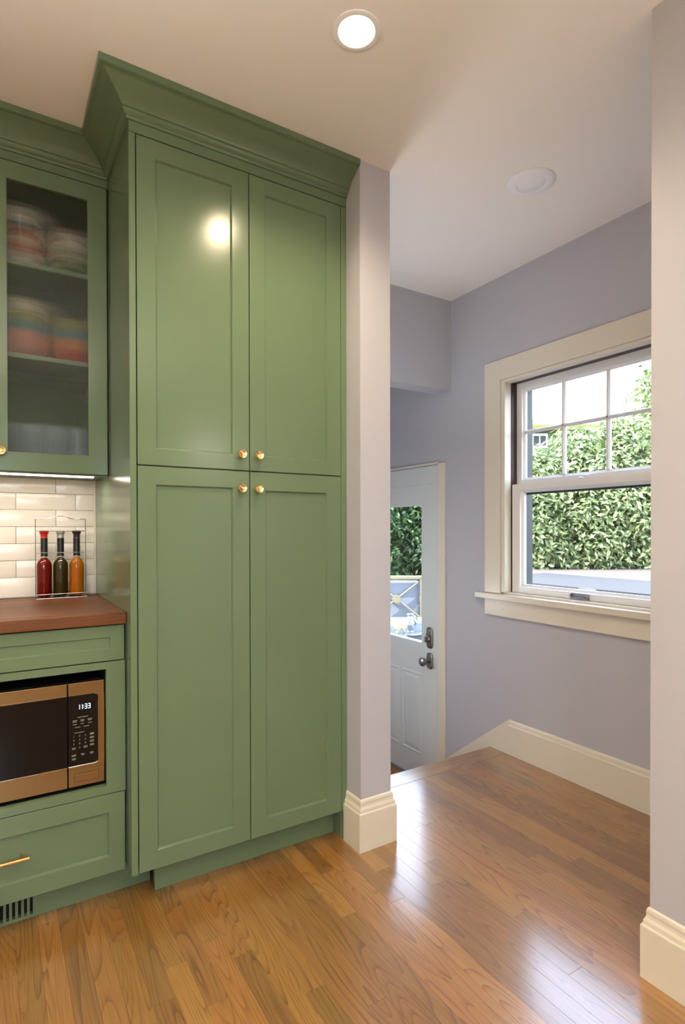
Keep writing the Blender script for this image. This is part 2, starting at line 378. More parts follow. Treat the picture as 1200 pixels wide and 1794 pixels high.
# crown moulding: profile (projection, z)
CR = [(0.0, 2.4735), (0.006, 2.4735), (0.008, 2.478), (0.008, 2.481), (0.013, 2.484), (0.019, 2.4885), (0.021, 2.493), (0.021, 2.4955), (0.026, 2.4975), (0.027, 2.501),
      (0.030, 2.505), (0.036, 2.512), (0.046, 2.520), (0.058, 2.528), (0.070, 2.536), (0.080, 2.542), (0.0865, 2.5465), (0.091, 2.5475), (0.098, 2.548), (0.1005, 2.550), (0.1005, 2.5695), (0.0, 2.5695)]
def crown(path, parent):
    m = MB(); m.loft([[(px+ox*p, py+oy*p, z) for p, z in CR] for (px, py, ox, oy) in path])
    return m.build('crown_moulding', M['green'], parent, smooth=True)
UY = 2.21
crown([(T0, UY, -1, -1), (T0, TY, -1, -1), (T1, TY, 0, -1)], tall)

# upper cabinet with reeded glass doors
up = thing('upper_cabinet', (-0.01, 2.4, 1.4), 'sage green wall cabinet with reeded glass doors above the backsplash', 'cabinet')
U0, U1 = -0.395, 0.3635
m = MB()
m.box(U0, U0+0.018, UY+0.021, YB-0.001, 1.405, 2.475).box(U1-0.018, U1, UY+0.021, YB-0.001, 1.405, 2.475)
m.box(U0+0.018, U1-0.018, UY+0.021, YB-0.001, 1.405, 1.423).box(U0+0.018, U1-0.018, UY+0.021, YB-0.001, 2.425, 2.443)
m.box(U0+0.018, U1-0.018, YB-0.012, YB-0.001, 1.423, 2.425)
m.build('carcass', M['green_in'], up)
MB().box(U0, U1, UY, UY+0.02, 2.445, 2.476).build('frieze', M['green'], up)
MB().box(U0, U1, UY+0.021, UY+0.041, 1.396, 1.405).build('light_rail', M['green'], up)
for z in (2.111, 1.793):
    MB().box(U0+0.0185, U1-0.0185, UY+0.028, YB-0.0125, z, z+0.016).build('shelf', M['green'], up, bevel=0.001)
crown([(U0, YB-0.002, -1, 0), (U0, UY, -1, -1), (T0, UY, -1, -1)], up)
def glass_door(X0, X1, gx0, gx1, kx):
    Z0, Z1, gz0, gz1 = 1.400, 2.4425, 1.466, 2.384
    m = MB(); e = 0.0012
    def ring(a0, a1, b0, b1, yy): return [(a0, yy, b0), (a1, yy, b0), (a1, yy, b1), (a0, yy, b1)]
    m.loft([ring(gx0, gx1, gz0, gz1, UY+0.02), ring(gx0, gx1, gz0, gz1, UY+0.001), ring(gx0-e, gx1+e, gz0-e, gz1+e, UY), ring(X0+e, X1-e, Z0+e, Z1-e, UY), ring(X0, X1, Z0, Z1, UY+e), ring(X0, X1, Z0, Z1, UY+0.02), ring(gx0, gx1, gz0, gz1, UY+0.02)], caps=False)
    d = m.build('glass_door', M['green'], up, origin=((X0+X1)/2, UY, Z0))
    # reeded pane: half-round flutes on the outside, flat inside
    front = []; p = 0.0045; n = int(round((gx1-gx0)/p)); p = (gx1-gx0)/n
    for i in range(n):
        for k in range(6):
            t = k/6; front.append((gx0+p*(i+t), UY+0.0105-0.0015*math.sin(PI*t)))
    front.append((gx1, UY+0.0105))
    m = MB(); a = [(x_, y_, gz0) for x_, y_ in front]+[(gx1, UY+0.0145, gz0), (gx0, UY+0.0145, gz0)]
    m.prism(a, (0, 0, gz1-gz0)).build('reeded_pane', M['reed'], d)
    knob(d, kx, UY, 1.465, 0.6)
    return d
glass_door(-0.0175, 0.3595, 0.046, 0.2955, 0.024)
glass_door(-0.3935, -0.0205, -0.3295, -0.084, -0.052)
tag(MB().box(-0.36, 0.322, 2.275, 2.30, 1.3945, 1.4045).build('light_strip', M['led']), 'glowing strip light under the glass-fronted wall cabinet', 'light')
ul = bpy.data.lights.new('strip_lamp', 'AREA'); ul.shape = 'RECTANGLE'; ul.size = 0.66; ul.size_y = 0.02; ul.energy = 1.35; ul.color = (1.0, 0.88, 0.71)
ulo = bpy.data.objects.new('strip_lamp', ul); COL.objects.link(ulo); ulo.location = (-0.02, 2.2875, 1.3935); ulo['label'] = 'lamp of the strip light'; ulo['category'] = 'light'

# base cabinet
BY = 1.918; B0, B1 = -0.364, 0.3635
bc = thing('base_cabinet', (0, 2.2, 0), 'sage green base cabinet with drawers around a microwave niche', 'cabinet')
NX = 0.304
m = MB()
m.box(B0, B0+0.018, BY+0.021, YB-0.001, 0.102, 0.8975).box(B1-0.018, B1, BY+0.021, YB-0.001, 0.102, 0.8975)
m.box(B0+0.018, B1-0.018, BY+0.021, YB-0.001, 0.102, 0.12).box(B0+0.018, B1-0.018, YB-0.015, YB-0.001, 0.12, 0.8975)
m.build('carcass', M['green_in'], bc)
m = MB()
m.box(-NX-0.018, -NX, BY+0.021, YB-0.02, 0.385, 0.757).box(NX, NX+0.018, BY+0.021, YB-0.02, 0.385, 0.757)
m.box(-NX-0.018, NX+0.018, BY+0.021, YB-0.02, 0.367, 0.385).box(-NX-0.018, NX+0.018, BY+0.021, YB-0.02, 0.757, 0.775)
m.build('niche_lining', M['niche'], bc)
m = MB()
m.loft([[(-NX, y_, 0.385), (NX, y_, 0.385), (NX, y_, 0.757), (-NX, y_, 0.757)] if q else [(-0.3615, y_, 0.3585), (0.3615, y_, 0.3585), (0.3615, y_, 0.7795), (-0.3615, y_, 0.7795)]
        for q, y_ in ((1, BY+0.02), (1, BY), (0, BY), (0, BY+0.02), (1, BY+0.02))], caps=False)
m.build('niche_frame', M['green'], bc)
shaker('drawer', -0.3595, 0.3595, 0.7825, 0.8945, BY, -0.317, 0.317, 0.822, 0.857, bc, rec=0.004, ch=0.002)
ld = shaker('drawer', -0.3595, 0.3595, 0.1015, 0.3555, BY, -0.310, 0.310, 0.158, 0.297, bc)
m = MB().tube([(-0.075, BY-0.030, 0.236), (0.0, BY-0.030, 0.236), (0.087, BY-0.030, 0.236)], 0.0055, 14)
for s_ in (-0.055, 0.067): m.tube([(s_, BY-0.030, 0.236), (s_, BY-0.015, 0.236), (s_, BY, 0.236)], 0.0042, 12)
m.build('bar_pull', pm('aged_brass', (206, 158, 98), 0.28, metal=1.0), ld, smooth=True)
tk = MB()
tk.box(B0, -0.215, 1.985, 2.0, 0.0005, 0.102).box(0.0995, 0.452, 1.985, 2.0, 0.0005, 0.102).box(-0.215, 0.0995, 1.985, 2.0, 0.0005, 0.012).box(-0.215, 0.0995, 1.985, 2.0, 0.086, 0.102)
tk.build('toe_kick', M['green'], bc)
vt = MB(); nslot = 19; pitch = 0.0158
vx = 0.0995
vt.box(0.0995, 0.118, 1.981, 1.986, 0.006, 0.092)
vt.box(-0.233, -0.215, 1.981, 1.986, 0.006, 0.092).box(-0.215, 0.0995, 1.981, 1.986, 0.006, 0.013).box(-0.215, 0.0995, 1.981, 1.986, 0.067, 0.092)
vent = vt.build('vent_grille', M['green'], bc)
for i in range(20):
    xx = 0.0995-0.0158*i
    MB().box(xx-0.0158, xx-0.0078, 1.982, 1.992, 0.012, 0.068, 0.001).build('vent_bar', M['green'], vent)
MB().box(-0.215, 0.0995, 2.0, 2.004, 0.012, 0.086).build('vent_back', M['black'], vent)

# countertop
ct = thing('countertop', (0, 2.2, 0.9), 'walnut butcher-block countertop over the base cabinet', 'countertop')
yy = 1.905; i = 0
rc = random.Random(11)
while yy < YB-0.011:
    y2 = min(yy+0.0435, YB-0.0105)
    if i == 0: MB().box(-0.378, 0.3635, yy, y2, 0.899, 0.935, 0.0025).build('stave', M['walnut'], ct, origin=(0, (yy+y2)/2, 0.917))
    else:
        cut = rc.uniform(-0.25, 0.2)
        for a, b in ((-0.378, cut), (cut, 0.3635)):
            MB().box(a, b, yy, y2, 0.899, 0.935).build('stave', M['walnut'], ct, origin=((a+b)/2, (yy+y2)/2, 0.917))
    yy = y2; i += 1

# microwave
mw = thing('microwave', (0, 2.15, 0.3855), 'stainless countertop microwave with black glass door set in the green niche', 'microwave')
MY = 1.930; z0, z1 = 0.398, 0.722
MB().box(-0.298, 0.296, MY+0.022, 2.36, z0, z1).build('body', M['black'], mw)
for xx in (-0.25, 0.25):
    for yy in (1.98, 2.3): MB().lathe([(0, 0), (0.012, 0), (0.012, 0.013), (0, 0.013)], (xx, yy, 0.3852), 12).build('foot', M['black'], mw)
def rrect(x0, x1, z0, z1, y, r, sides=(1, 1, 1, 1), n=5):
    pts = []
    for (cx, cz, a0, s_) in ((x1-r, z1-r, 0, sides[0]), (x0+r, z1-r, 90, sides[1]), (x0+r, z0+r, 180, sides[2]), (x1-r, z0+r, 270, sides[3])):
        for k in range(n):
            a = math.radians(a0+90*k/(n-1))
            if s_: pts.append((cx+r*math.cos(a), y, cz+r*math.sin(a)))
            else: pts.append((cx+r*(1 if math.cos(math.radians(a0+45)) > 0 else -1), y, cz+r*(1 if math.sin(math.radians(a0+45)) > 0 else -1)))
    return pts
# door: steel frame with a dark window that runs out at the right edge
dm = MB()
dm.box(-0.298, 0.1925, MY, MY+0.02, 0.6835, z1, 0.0012).box(-0.298, 0.1925, MY, MY+0.02, z0, 0.4620, 0.0012).box(-0.298, -0.262, MY, MY+0.02, 0.4622, 0.6833)
d = dm.build('door', M['steel'], mw)
MB().box(-0.2615, 0.1925, MY+0.0015, MY+0.02, 0.4622, 0.6833).build('door_glass', M['blackglass'], d)
MB().box(-0.2615, 0.1925, MY-0.0005, MY+0.002, 0.4605, 0.4622).box(-0.262, 0.1925, MY-0.0005, MY+0.002, 0.6833, 0.6845).build('edge_trim', M['steel_edge'], d)
# control panel: steel surround, black inset
cx0, cx1 = 0.1965, 0.300
n = 5
inner = [(cx0, MY, 0.6825)]
outer_pts = rrect(cx0, cx1, z0, z1, MY, 0.006, (1, 0, 0, 1), n)
m = MB()
ix1, iz0, iz1, rr = 0.283, 0.4625, 0.6825, 0.012
m.box(cx0, cx1, MY, MY+0.02, iz1, z1, 0.0015).box(cx0, cx1, MY, MY+0.02, z0, iz0, 0.0015).box(ix1, cx1, MY, MY+0.02, iz0, iz1)
for (cz, sg) in ((iz1, 1), (iz0, -1)):                                # rounded inner corners
    pts = [(ix1, MY, cz)]
    for k in range(6):
        a = math.radians(90*k/5); pts.append((ix1-rr+rr*math.cos(a), MY, cz-sg*rr+sg*rr*math.sin(a)))
    m.prism(pts, (0, 0.018, 0))
cp = m.build('control_surround', M['steel'], mw)
MB().box(cx0, ix1, MY+0.0012, MY+0.019, iz0, iz1).build('control_panel', M['panelblack'], cp)
rim = [(cx0, MY-0.0003, iz0), (ix1-rr, MY-0.0003, iz0)]+[(ix1-rr+rr*math.sin(math.radians(18*k)), MY-0.0003, iz0+rr-rr*math.cos(math.radians(18*k))) for k in range(6)]
rim += [(ix1-rr+rr*math.cos(math.radians(18*k)), MY-0.0003, iz1-rr+rr*math.sin(math.radians(18*k))) for k in range(6)]
MB().tube(rim, 0.0009, 6).build('edge_trim', M['steel_edge'], cp, smooth=True)
# door release button with engraved outline
m = MB()
for (a, b, c, d_) in ((0.2115, 0.2835, 0.4365, 0.4378), (0.2115, 0.2835, 0.4105, 0.4118), (0.2115, 0.2128, 0.4105, 0.4378), (0.2822, 0.2835, 0.4105, 0.4378)):
    m.box(a, b, MY-0.0003, MY+0.002, c, d_)
m.build('button_groove', pm('dark_groove', (70, 48, 30), 0.5), cp)
MB().box(0.2145, 0.2805, MY-0.0014, MY+0.002, 0.4135, 0.4350, 0.0008).build('release_button', M['steel'], cp)
# display digits (seven segment 11:33)
def seg7(m, x, z, w_, h, on, y, t):
    S7 = {'a': (0, h, w_, h), 'b': (w_, h/2, w_, h), 'c': (w_, 0, w_, h/2), 'd': (0, 0, w_, 0), 'e': (0, 0, 0, h/2), 'f': (0, h/2, 0, h), 'g': (0, h/2, w_, h/2)}
    for s_ in on:
        a, b, c, d_ = S7[s_]
        m.box(x+a-t/2+(0 if a == c else t*.4), x+c+t/2-(0 if a == c else t*.4), y, y+0.0006, z+b-t/2+(t*.4 if a == c else 0), z+d_+t/2-(t*.4 if a == c else 0))
m = MB(); dy = MY+0.0008; dz = 0.6385
seg7(m, 0.2285, dz, 0.0001, 0.0140, 'bc', dy, 0.0018); seg7(m, 0.2365, dz, 0.0001, 0.0140, 'bc', dy, 0.0018)
seg7(m, 0.2435, dz, 0.0058, 0.0140, 'abcdg', dy, 0.0015); seg7(m, 0.2532, dz, 0.0058, 0.0140, 'abcdg', dy, 0.0015)
for zz in (0.6425, 0.6485): m.box(0.2396, 0.2410, dy, dy+0.0006, zz-0.0007, zz+0.0007)
m.build('clock_digits', M['digit'], cp)
def text(s_, x, z, size, mat, parent, name):
    cu = bpy.data.curves.new(name, 'FONT'); cu.body = s_; cu.size = size; cu.align_x = 'CENTER'; cu.extrude = 0.0001
    o = bpy.data.objects.new(name, cu); COL.objects.link(o); dg = bpy.context.evaluated_depsgraph_get()
    me = bpy.data.meshes.new_from_object(o.evaluated_get(dg)); bpy.data.objects.remove(o); bpy.data.curves.remove(cu)
    me.materials.clear(); me.materials.append(mat)
    me.transform(Matrix.Translation((x, MY+0.0009, z)) @ Matrix.Rotation(PI/2, 4, 'X'))
    bm = bmesh.new(); bm.from_mesh(me); bpy.data.meshes.remove(me); return bm
# keypad numerals and rows of small print, joined into one printed layer
acc = bmesh.new()
def add_text(s_, x, z, size):
    b = text(s_, x, z, size, M['label_ink'], None, 'print'); t = bpy.data.meshes.new('t'); b.to_mesh(t); b.free(); acc.from_mesh(t); bpy.data.meshes.remove(t)
rows = ((0.5525, '123'), (0.5405, '456'), (0.5285, '789'))
for zz, s_ in rows:
    for k, ch_ in enumerate(s_): add_text(ch_, 0.2115+0.0165*k, zz, 0.0075)
add_text('0', 0.228, 0.5165, 0.0075)
kp = MB(); kp.bm.free(); kp.bm = acc
def dash(x, z, w_, h=0.0016): kp.box(x-w_/2, x+w_/2, MY+0.0008, MY+0.0013, z-h/2, z+h/2)
dash(0.238, 0.6135, 0.030); dash(0.2275, 0.5660, 0.028)
for xx, ww_ in ((0.2145, 0.014), (0.236, 0.011), (0.258, 0.014)):
    dash(xx, 0.6045, ww_); dash(xx, 0.6005, ww_*.8); dash(xx, 0.5925, ww_*.85)
dash(0.2225, 0.583, 0.016); dash(0.2475, 0.583, 0.017)
for zz in (0.5560, 0.5445, 0.5330, 0.5215): dash(0.2635, zz+0.002, 0.011); dash(0.2635, zz-0.0015, 0.012)
dash(0.2115, 0.5195, 0.011); dash(0.2115, 0.516, 0.010); dash(0.245, 0.520, 0.011); dash(0.245, 0.5165, 0.011)
for xx, ww_ in ((0.2115, 0.013), (0.237, 0.010), (0.2625, 0.011)): dash(xx, 0.4975, ww_); dash(xx, 0.494, ww_*.8)
dash(0.2115, 0.4865, 0.012); dash(0.2115, 0.483, 0.009)
kp.build('button_print', M['label_ink'], cp)

# ================================================================ BOTTLES AND RACK
RY = 2.46
def bottle(x, liquid, capmat, sleeve, label):
    b = thing('oil_bottle', (x, RY, 0.9375+0.0035), label, 'bottle')
    zb = 0.941
    prof = [(0, 0), (0.022, 0), (0.0262, 0.003), (0.0268, 0.01), (0.0268, 0.118), (0.0262, 0.127), (0.0225, 0.138), (0.0155, 0.146), (0.0118, 0.151), (0.0108, 0.158), (0.0108, 0.212), (0.0, 0.212)]
    MB().lathe(prof, (x, RY, zb), 28).build('glass_body', M['bottle_glass'], b, smooth=True)
    lp = [(0, 0.003), (0.0225, 0.003), (0.0260, 0.007), (0.0262, 0.118), (0.0256, 0.127), (0.0220, 0.1375), (0.015, 0.1455), (0.0112, 0.151), (0.0, 0.154)]
    MB().lathe(lp, (x, RY, zb), 24).build('liquid', liquid, b, smooth=True)
    MB().lathe([(0, 0.156), (0.0126, 0.156), (0.0128, 0.160), (0.0124, 0.164), (0.0124, 0.228), (0.0, 0.228)], (x, RY, zb), 24).build('neck_sleeve', sleeve, b, smooth=True)
    MB().lathe([(0, 0.2285), (0.0122, 0.2285), (0.0122, 0.240), (0.0128, 0.243), (0.0165, 0.248), (0.0168, 0.255), (0.0150, 0.2575), (0.0, 0.2575)], (x, RY, zb), 24).build('cap', capmat, b, smooth=True)
    MB().lathe([(0.0128, 0.1555), (0.0134, 0.1555), (0.0134, 0.1585), (0.0128, 0.1585)], (x, RY, zb), 24).build('neck_ring', M['chrome'], b, smooth=True)
M['bottle_glass'] = pane_glass('bottle_glass', 1.5, (0.97, 0.97, 0.94, 1))
def liquid(name, col, t=0.35):
    m = pm(name, col, 0.2, spec=0.15)
    n = m.node_tree; b = n.nodes['Principled BSDF']; tr_ = n.nodes.new('ShaderNodeBsdfTransparent'); tr_.inputs[0].default_value = lin(col)
    mx = n.nodes.new('ShaderNodeMixShader'); mx.inputs[0].default_value = t; out = n.nodes['Material Output']
    n.links.new(b.outputs[0], mx.inputs[1]); n.links.new(tr_.outputs[0], mx.inputs[2]); n.links.new(mx.outputs[0], out.inputs[0]); return m
blk = pm('black_sleeve', (24, 24, 26), 0.35)
bottle(0.1690, liquid('red_vinegar', (112, 6, 3)), pm('red_cap', (170, 24, 22), 0.35), blk, 'bottle of red liquid with a red cap, left in the wire rack')
bottle(0.2258, liquid('olive_oil', (52, 40, 6)), pm('silver_cap', (186, 184, 182), 0.3, metal=0.6), blk, 'bottle of dark olive liquid with a silver cap, middle of the wire rack')
bottle(0.2832, liquid('amber_oil', (176, 98, 6)), pm('plum_cap', (48, 26, 34), 0.35), blk, 'bottle of amber liquid with a dark cap, right in the wire rack')
rk = thing('wire_rack', (0.228, RY, 0.935), 'chrome wire rack with arched handle holding three bottles on the counter', 'rack')
rx0, rx1, f, bk = 0.1395, 0.3155, RY-0.0305, RY+0.0305
m = MB()
def loop(z, r): m.tube([(rx0, f, z), (rx1, f, z), (rx1, bk, z), (rx0, bk, z), (rx0, f, z)], r, 8)
loop(0.9372, 0.0022); loop(0.953, 0.0018)
for k in range(7):
    xx = rx0+(rx1-rx0)*k/6; m.tube([(xx, f, 0.9385), (xx, RY, 0.9385), (xx, bk, 0.9385)], 0.0012, 6)
m.build('base_frame', M['chrome'], rk, smooth=True)
for xx in (rx0, rx1): MB().tube([(xx, RY, 0.938), (xx, RY, 1.1), (xx, RY, 1.243)], 0.0018, 8).build('upright', M['chrome'], rk, smooth=True)
m = MB(); pts = []
for k in range(25):
    t = k/24; xx = rx0+(rx1-rx0)*t; u = max(0.0, 1-abs(t-0.5)/0.30); pts.append((xx, RY, 1.243+0.012*(u*u*(3-2*u))))
m.tube(pts, 0.0017, 8); m.build('handle', M['chrome'], rk, smooth=True)
for z, yy in ((1.196, RY-0.018), (1.112, RY-0.0145)):
    m = MB(); m.tube([(rx0, RY, z), (rx0+0.004, yy, z), (rx1-0.004, yy, z), (rx1, RY, z)], 0.0015, 8); m.build('retaining_wire', M['chrome'], rk, smooth=True)

# ================================================================ DISHES BEHIND THE REEDED GLASS
def cer(name, c): return pm(name, c, 0.2)
C = {k: cer('ceramic_'+k, v) for k, v in dict(white=(222, 216, 204), cream=(206, 198, 176), navy=(58, 84, 110), teal=(118, 148, 146), orange=(208, 140, 92), red=(188, 92, 76),
     pink=(204, 146, 136), green=(112, 140, 104), olive=(152, 154, 114), plum=(110, 56, 52)).items()}
def bowl(x, y, z, r, h, mat, label, group):
    o = MB().lathe([(0, 0.0), (r*.42, 0.0), (r*.45, 0.004), (r*.72, h*.35), (r*.93, h*.78), (r, h), (r-.003, h), (r*.88, h*.75), (r*.66, h*.36), (r*.4, .008), (0, .007)], (x, y, z), 28).build('bowl', mat, None, smooth=True, origin=(x, y, z))
    return tag(o, label, 'bowl', group)
def plate(x, y, z, r, mat, label, group):
    o = MB().lathe([(0, 0.0), (r*.55, 0.0), (r*.6, 0.003), (r*.8, .007), (r, .014), (r-.001, .017), (r*.78, .010), (r*.58, .006), (0, .005)], (x, y, z), 32).build('plate', mat, None, smooth=True, origin=(x, y, z))
    return tag(o, label, 'plate', group)
g1 = 'nested bowls on the top shelf of the glass cabinet'
lx, ly = 0.098, 2.385
zz = 2.1285
for c, nm, pos in (('white', 'white', 'lowest'), ('red', 'orange-red', 'second from below'), ('cream', 'cream', 'third from below'), ('orange', 'orange', 'middle one'), ('navy', 'blue', 'third from above'), ('white', 'white', 'second from above'), ('white', 'white', 'topmost')):
    bowl(lx, ly, zz, 0.078, 0.062, C[c], f'{nm} bowl, {pos} in the left stack, top shelf', g1); zz += 0.0262
zz = 2.1285; g2 = 'stacked plates on the top shelf of the glass cabinet'
names = ('lowest', 'second', 'third', 'fourth', 'fifth', 'sixth', 'seventh')
for i, c in enumerate(('green', 'green', 'cream', 'green', 'white', 'white', 'white')):
    bowl(0.263, 2.385, zz, 0.076, 0.045, C[c], f'{dict(green="green", cream="cream", white="white")[c]} shallow bowl, {names[i]} from below in the right stack, top shelf', g2); zz += 0.0205
plate(0.263, 2.385, zz+0.026, 0.072, C['plum'], 'dark red rimmed plate on top of the right stack, top shelf', None)
zz = 1.8105
for i, (c, nm) in enumerate((('pink', 'pink'), ('pink', 'pink'), ('teal', 'teal'), ('olive', 'olive'), ('cream', 'cream'))):
    bowl(0.105, 2.385, zz, 0.086, 0.066, C[c], f'{nm} bowl, {names[i]} from below in the left stack, middle shelf', 'bowls on the middle shelf'); zz += 0.036
zz = 1.8105
for i, (c, nm) in enumerate((('red', 'brick red'), ('orange', 'orange'), ('teal', 'teal'), ('olive', 'olive'))):
    bowl(0.272, 2.385, zz, 0.072, 0.060, C[c], f'{nm} bowl, {names[i]} from below in the right stack, middle shelf', 'bowls on the middle shelf'); zz += 0.038
gl = pm('frosted_tumbler_glass', (176, 190, 192), 0.2, trans=0.35)
for i, (xx, yy, pos) in enumerate(((0.05, 2.36, 'leftmost of the front row'), (0.13, 2.36, 'second in the front row'), (0.21, 2.36, 'third in the front row'), (0.29, 2.36, 'rightmost of the front row'), (0.09, 2.46, 'left of the back row'), (0.17, 2.46, 'middle of the back row'), (0.25, 2.46, 'right of the back row'))):
    o = MB().lathe([(0, 0), (0.031, 0), (0.033, 0.004), (0.037, 0.16), (0.0355, 0.16), (0.0315, 0.008), (0, 0.007)], (xx, yy, 1.4245), 24).build('tumbler', gl, None, smooth=True, origin=(xx, yy, 1.4245))
    tag(o, f'pale tumbler on the bottom shelf of the glass cabinet, {pos}', 'glass', 'tumblers on the bottom shelf')

# ================================================================ CEILING FIXTURES AND ADDED FILL LAMPS
def can(x, y, label, power, group=None, col=(1.0, 0.88, 0.71)):
    t = thing('recessed_light', (x, y, CZ), label, 'light', group)
    MB().lathe([(0.049, 0.0), (0.066, -0.0005), (0.066, -0.003), (0.060, -0.005), (0.052, -0.004), (0.049, 0.0)], (x, y, CZ), 40).build('trim_ring', M['white_plastic'], t, smooth=True)
    MB().lathe([(0, -0.0015), (0.0505, -0.0015), (0.0505, -0.0005), (0, -0.0005)], (x, y, CZ), 40).build('lens', M['lens'], t, smooth=True)
    l = bpy.data.lights.new('downlight_lamp', 'SPOT'); l.energy = power; l.color = col; l.spot_size = math.radians(150); l.spot_blend = 0.9; l.shadow_soft_size = 0.045
    o = bpy.data.objects.new('downlight_lamp', l); COL.objects.link(o); o.parent = t; o.location = (0, 0, -0.05)
    return t
can(0.858, 1.305, 'glowing round recessed ceiling light above the kitchen floor', 34, col=(1.0, 0.80, 0.54))
for (x_, y_, wh) in ((0.55, -0.15, 'straight above the camera'), (-0.75, 1.25, 'left of the frame, in front of the cabinets'), (-0.75, -0.4, 'left of and behind the camera'),
        (-2.0, 1.0, 'far left in the kitchen'), (0.4, -1.7, 'near the rear kitchen wall')):
    can(x_, y_, 'added recessed ceiling light ' + wh, 20, group='added ceiling lights outside the frame')  # extra downlights added off frame for even brightness
def globe(x, y, z, rad, power, label, parts='pendant'):  # added fill lamps, all out of view
    t = thing('fill_globe_lamp', (x, y, z), label, 'light')
    MB().lathe([(0, -rad)]+[(rad*math.cos(a), rad*math.sin(a)) for a in [math.radians(-80+16*k) for k in range(11)]]+[(0, rad)], (x, y, z), 32).build('globe', emis('opal_glass', (255, 228, 190), 6.0), t, smooth=True)
    if parts == 'pendant':
        MB().tube([(x, y, z+rad), (x, y, (z+CZ)/2), (x, y, CZ-0.02)], 0.004, 8).build('cord', M['brass'], t)
        MB().lathe([(0, -0.02), (0.05, -0.02), (0.055, -0.0005), (0, -0.0005)], (x, y, CZ), 24).build('canopy', M['brass'], t, smooth=True)
    else: MB().box(x+rad-0.01, 1.4855, y-0.012, y+0.012, z-0.012, z+0.012, 0.002).build('bracket', M['brass'], t)
    l = bpy.data.lights.new('fill_globe_bulb', 'POINT'); l.energy = power; l.color = (1.0, 0.91, 0.78); l.shadow_soft_size = rad+0.01
    o = bpy.data.objects.new('fill_globe_bulb', l); COL.objects.link(o); o.parent = t; o.location = (0, 0, 0)
    return t
globe(1.41, -0.602, 1.816, 0.05, 14, 'added small globe wall lamp outside the frame on the right wall', 'sconce')  # added to give the warm glint on the tall cabinet door
globe(-0.7, -0.3, 1.62, 0.09, 58, 'added opal globe pendant for fill light, outside the frame, nearer the cabinets')
globe(-0.7, -1.5, 1.62, 0.09, 50, 'added opal globe pendant for fill light, outside the frame, farther from the cabinets')
def torchiere(x, y, power, label):  # uplighter added out of view to brighten the ceiling
    t = thing('fill_floor_lamp', (x, y, 0), label, 'lamp')
    MB().lathe([(0, 0), (0.13, 0), (0.13, 0.012), (0.02, 0.03), (0, 0.03)], (x, y, 0), 28).build('base', M['nickel'], t, smooth=True)
    MB().lathe([(0.011, 0.028), (0.011, 1.74), (0, 1.74)], (x, y, 0), 12).build('pole', M['nickel'], t, smooth=True)
    MB().lathe([(0.02, 1.74), (0.09, 1.77), (0.16, 1.84), (0.155, 1.84), (0.085, 1.78), (0.0, 1.755)], (x, y, 0), 32).build('shade', M['nickel'], t, smooth=True)
    l = bpy.data.lights.new('uplight', 'SPOT'); l.energy = power; l.color = (1.0, 0.94, 0.84); l.spot_size = math.radians(150); l.spot_blend = 0.6; l.shadow_soft_size = 0.06
    o = bpy.data.objects.new('uplight', l); COL.objects.link(o); o.parent = t; o.location = (0, 0, 1.80); o.rotation_euler = (PI, 0, 0)
torchiere(-0.55, 0.25, 115, 'added torchiere floor lamp for fill light, outside the frame, left of the camera')
torchiere(0.35, -0.95, 105, 'added torchiere floor lamp for fill light, outside the frame, behind the camera')
s = thing('disc_light', (1.815, 1.507, CZ), 'unlit white disc light on the hall ceiling', 'light')
MB().lathe([(0, -0.004), (0.050, -0.004), (0.0505, -0.0052), (0.056, -0.0058), (0.058, -0.009), (0.074, -0.008), (0.090, -0.003), (0.092, -0.0005), (0, -0.0005)], (1.815, 1.507, CZ), 48).build('trim_ring', M['white_plastic'], s, smooth=True)
MB().lathe([(0, -0.0085), (0.052, -0.0075), (0.0545, -0.0055), (0, -0.005)], (1.815, 1.507, CZ), 48).build('lens', M['white_plastic'], s, smooth=True)

# ================================================================ WINDOW 1
w1 = thing('window_1', (XW, 1.69, 0.85), 'white double-hung window with six small panes above one large pane', 'window', kind='structure')
def part(mb, name, mat, parent=w1, bevel=0.0, smooth=False, origin=None): return mb.build(name, M[mat], parent, bevel=bevel, smooth=smooth, origin=origin)
OL, OR = 2.139, 1.241               # casing inner edges (left in view = far)
c0 = XW-0.019
part(MB().box(c0, XW, OL, 2.251, 0.8525, 2.114), 'casing', 'trim', bevel=0.0015)
part(MB().box(c0, XW, 1.129, OR, 0.8525, 2.114), 'casing', 'trim', bevel=0.0015)
part(MB().box(c0, XW, OR, OL, 2.004, 2.114), 'casing', 'trim', bevel=0.0015)
part(MB().box(XW-0.044, XW, 1.077, 2.303, 0.821, 0.8515, 0.003).box(XW, XW+0.06, WY0+0.0005, WY1-0.0005, 0.8505, 0.8612), 'stool', 'trim')
part(MB().box(c0, XW, 1.129, 2.251, 0.731, 0.8205), 'apron', 'trim', bevel=0.0015)
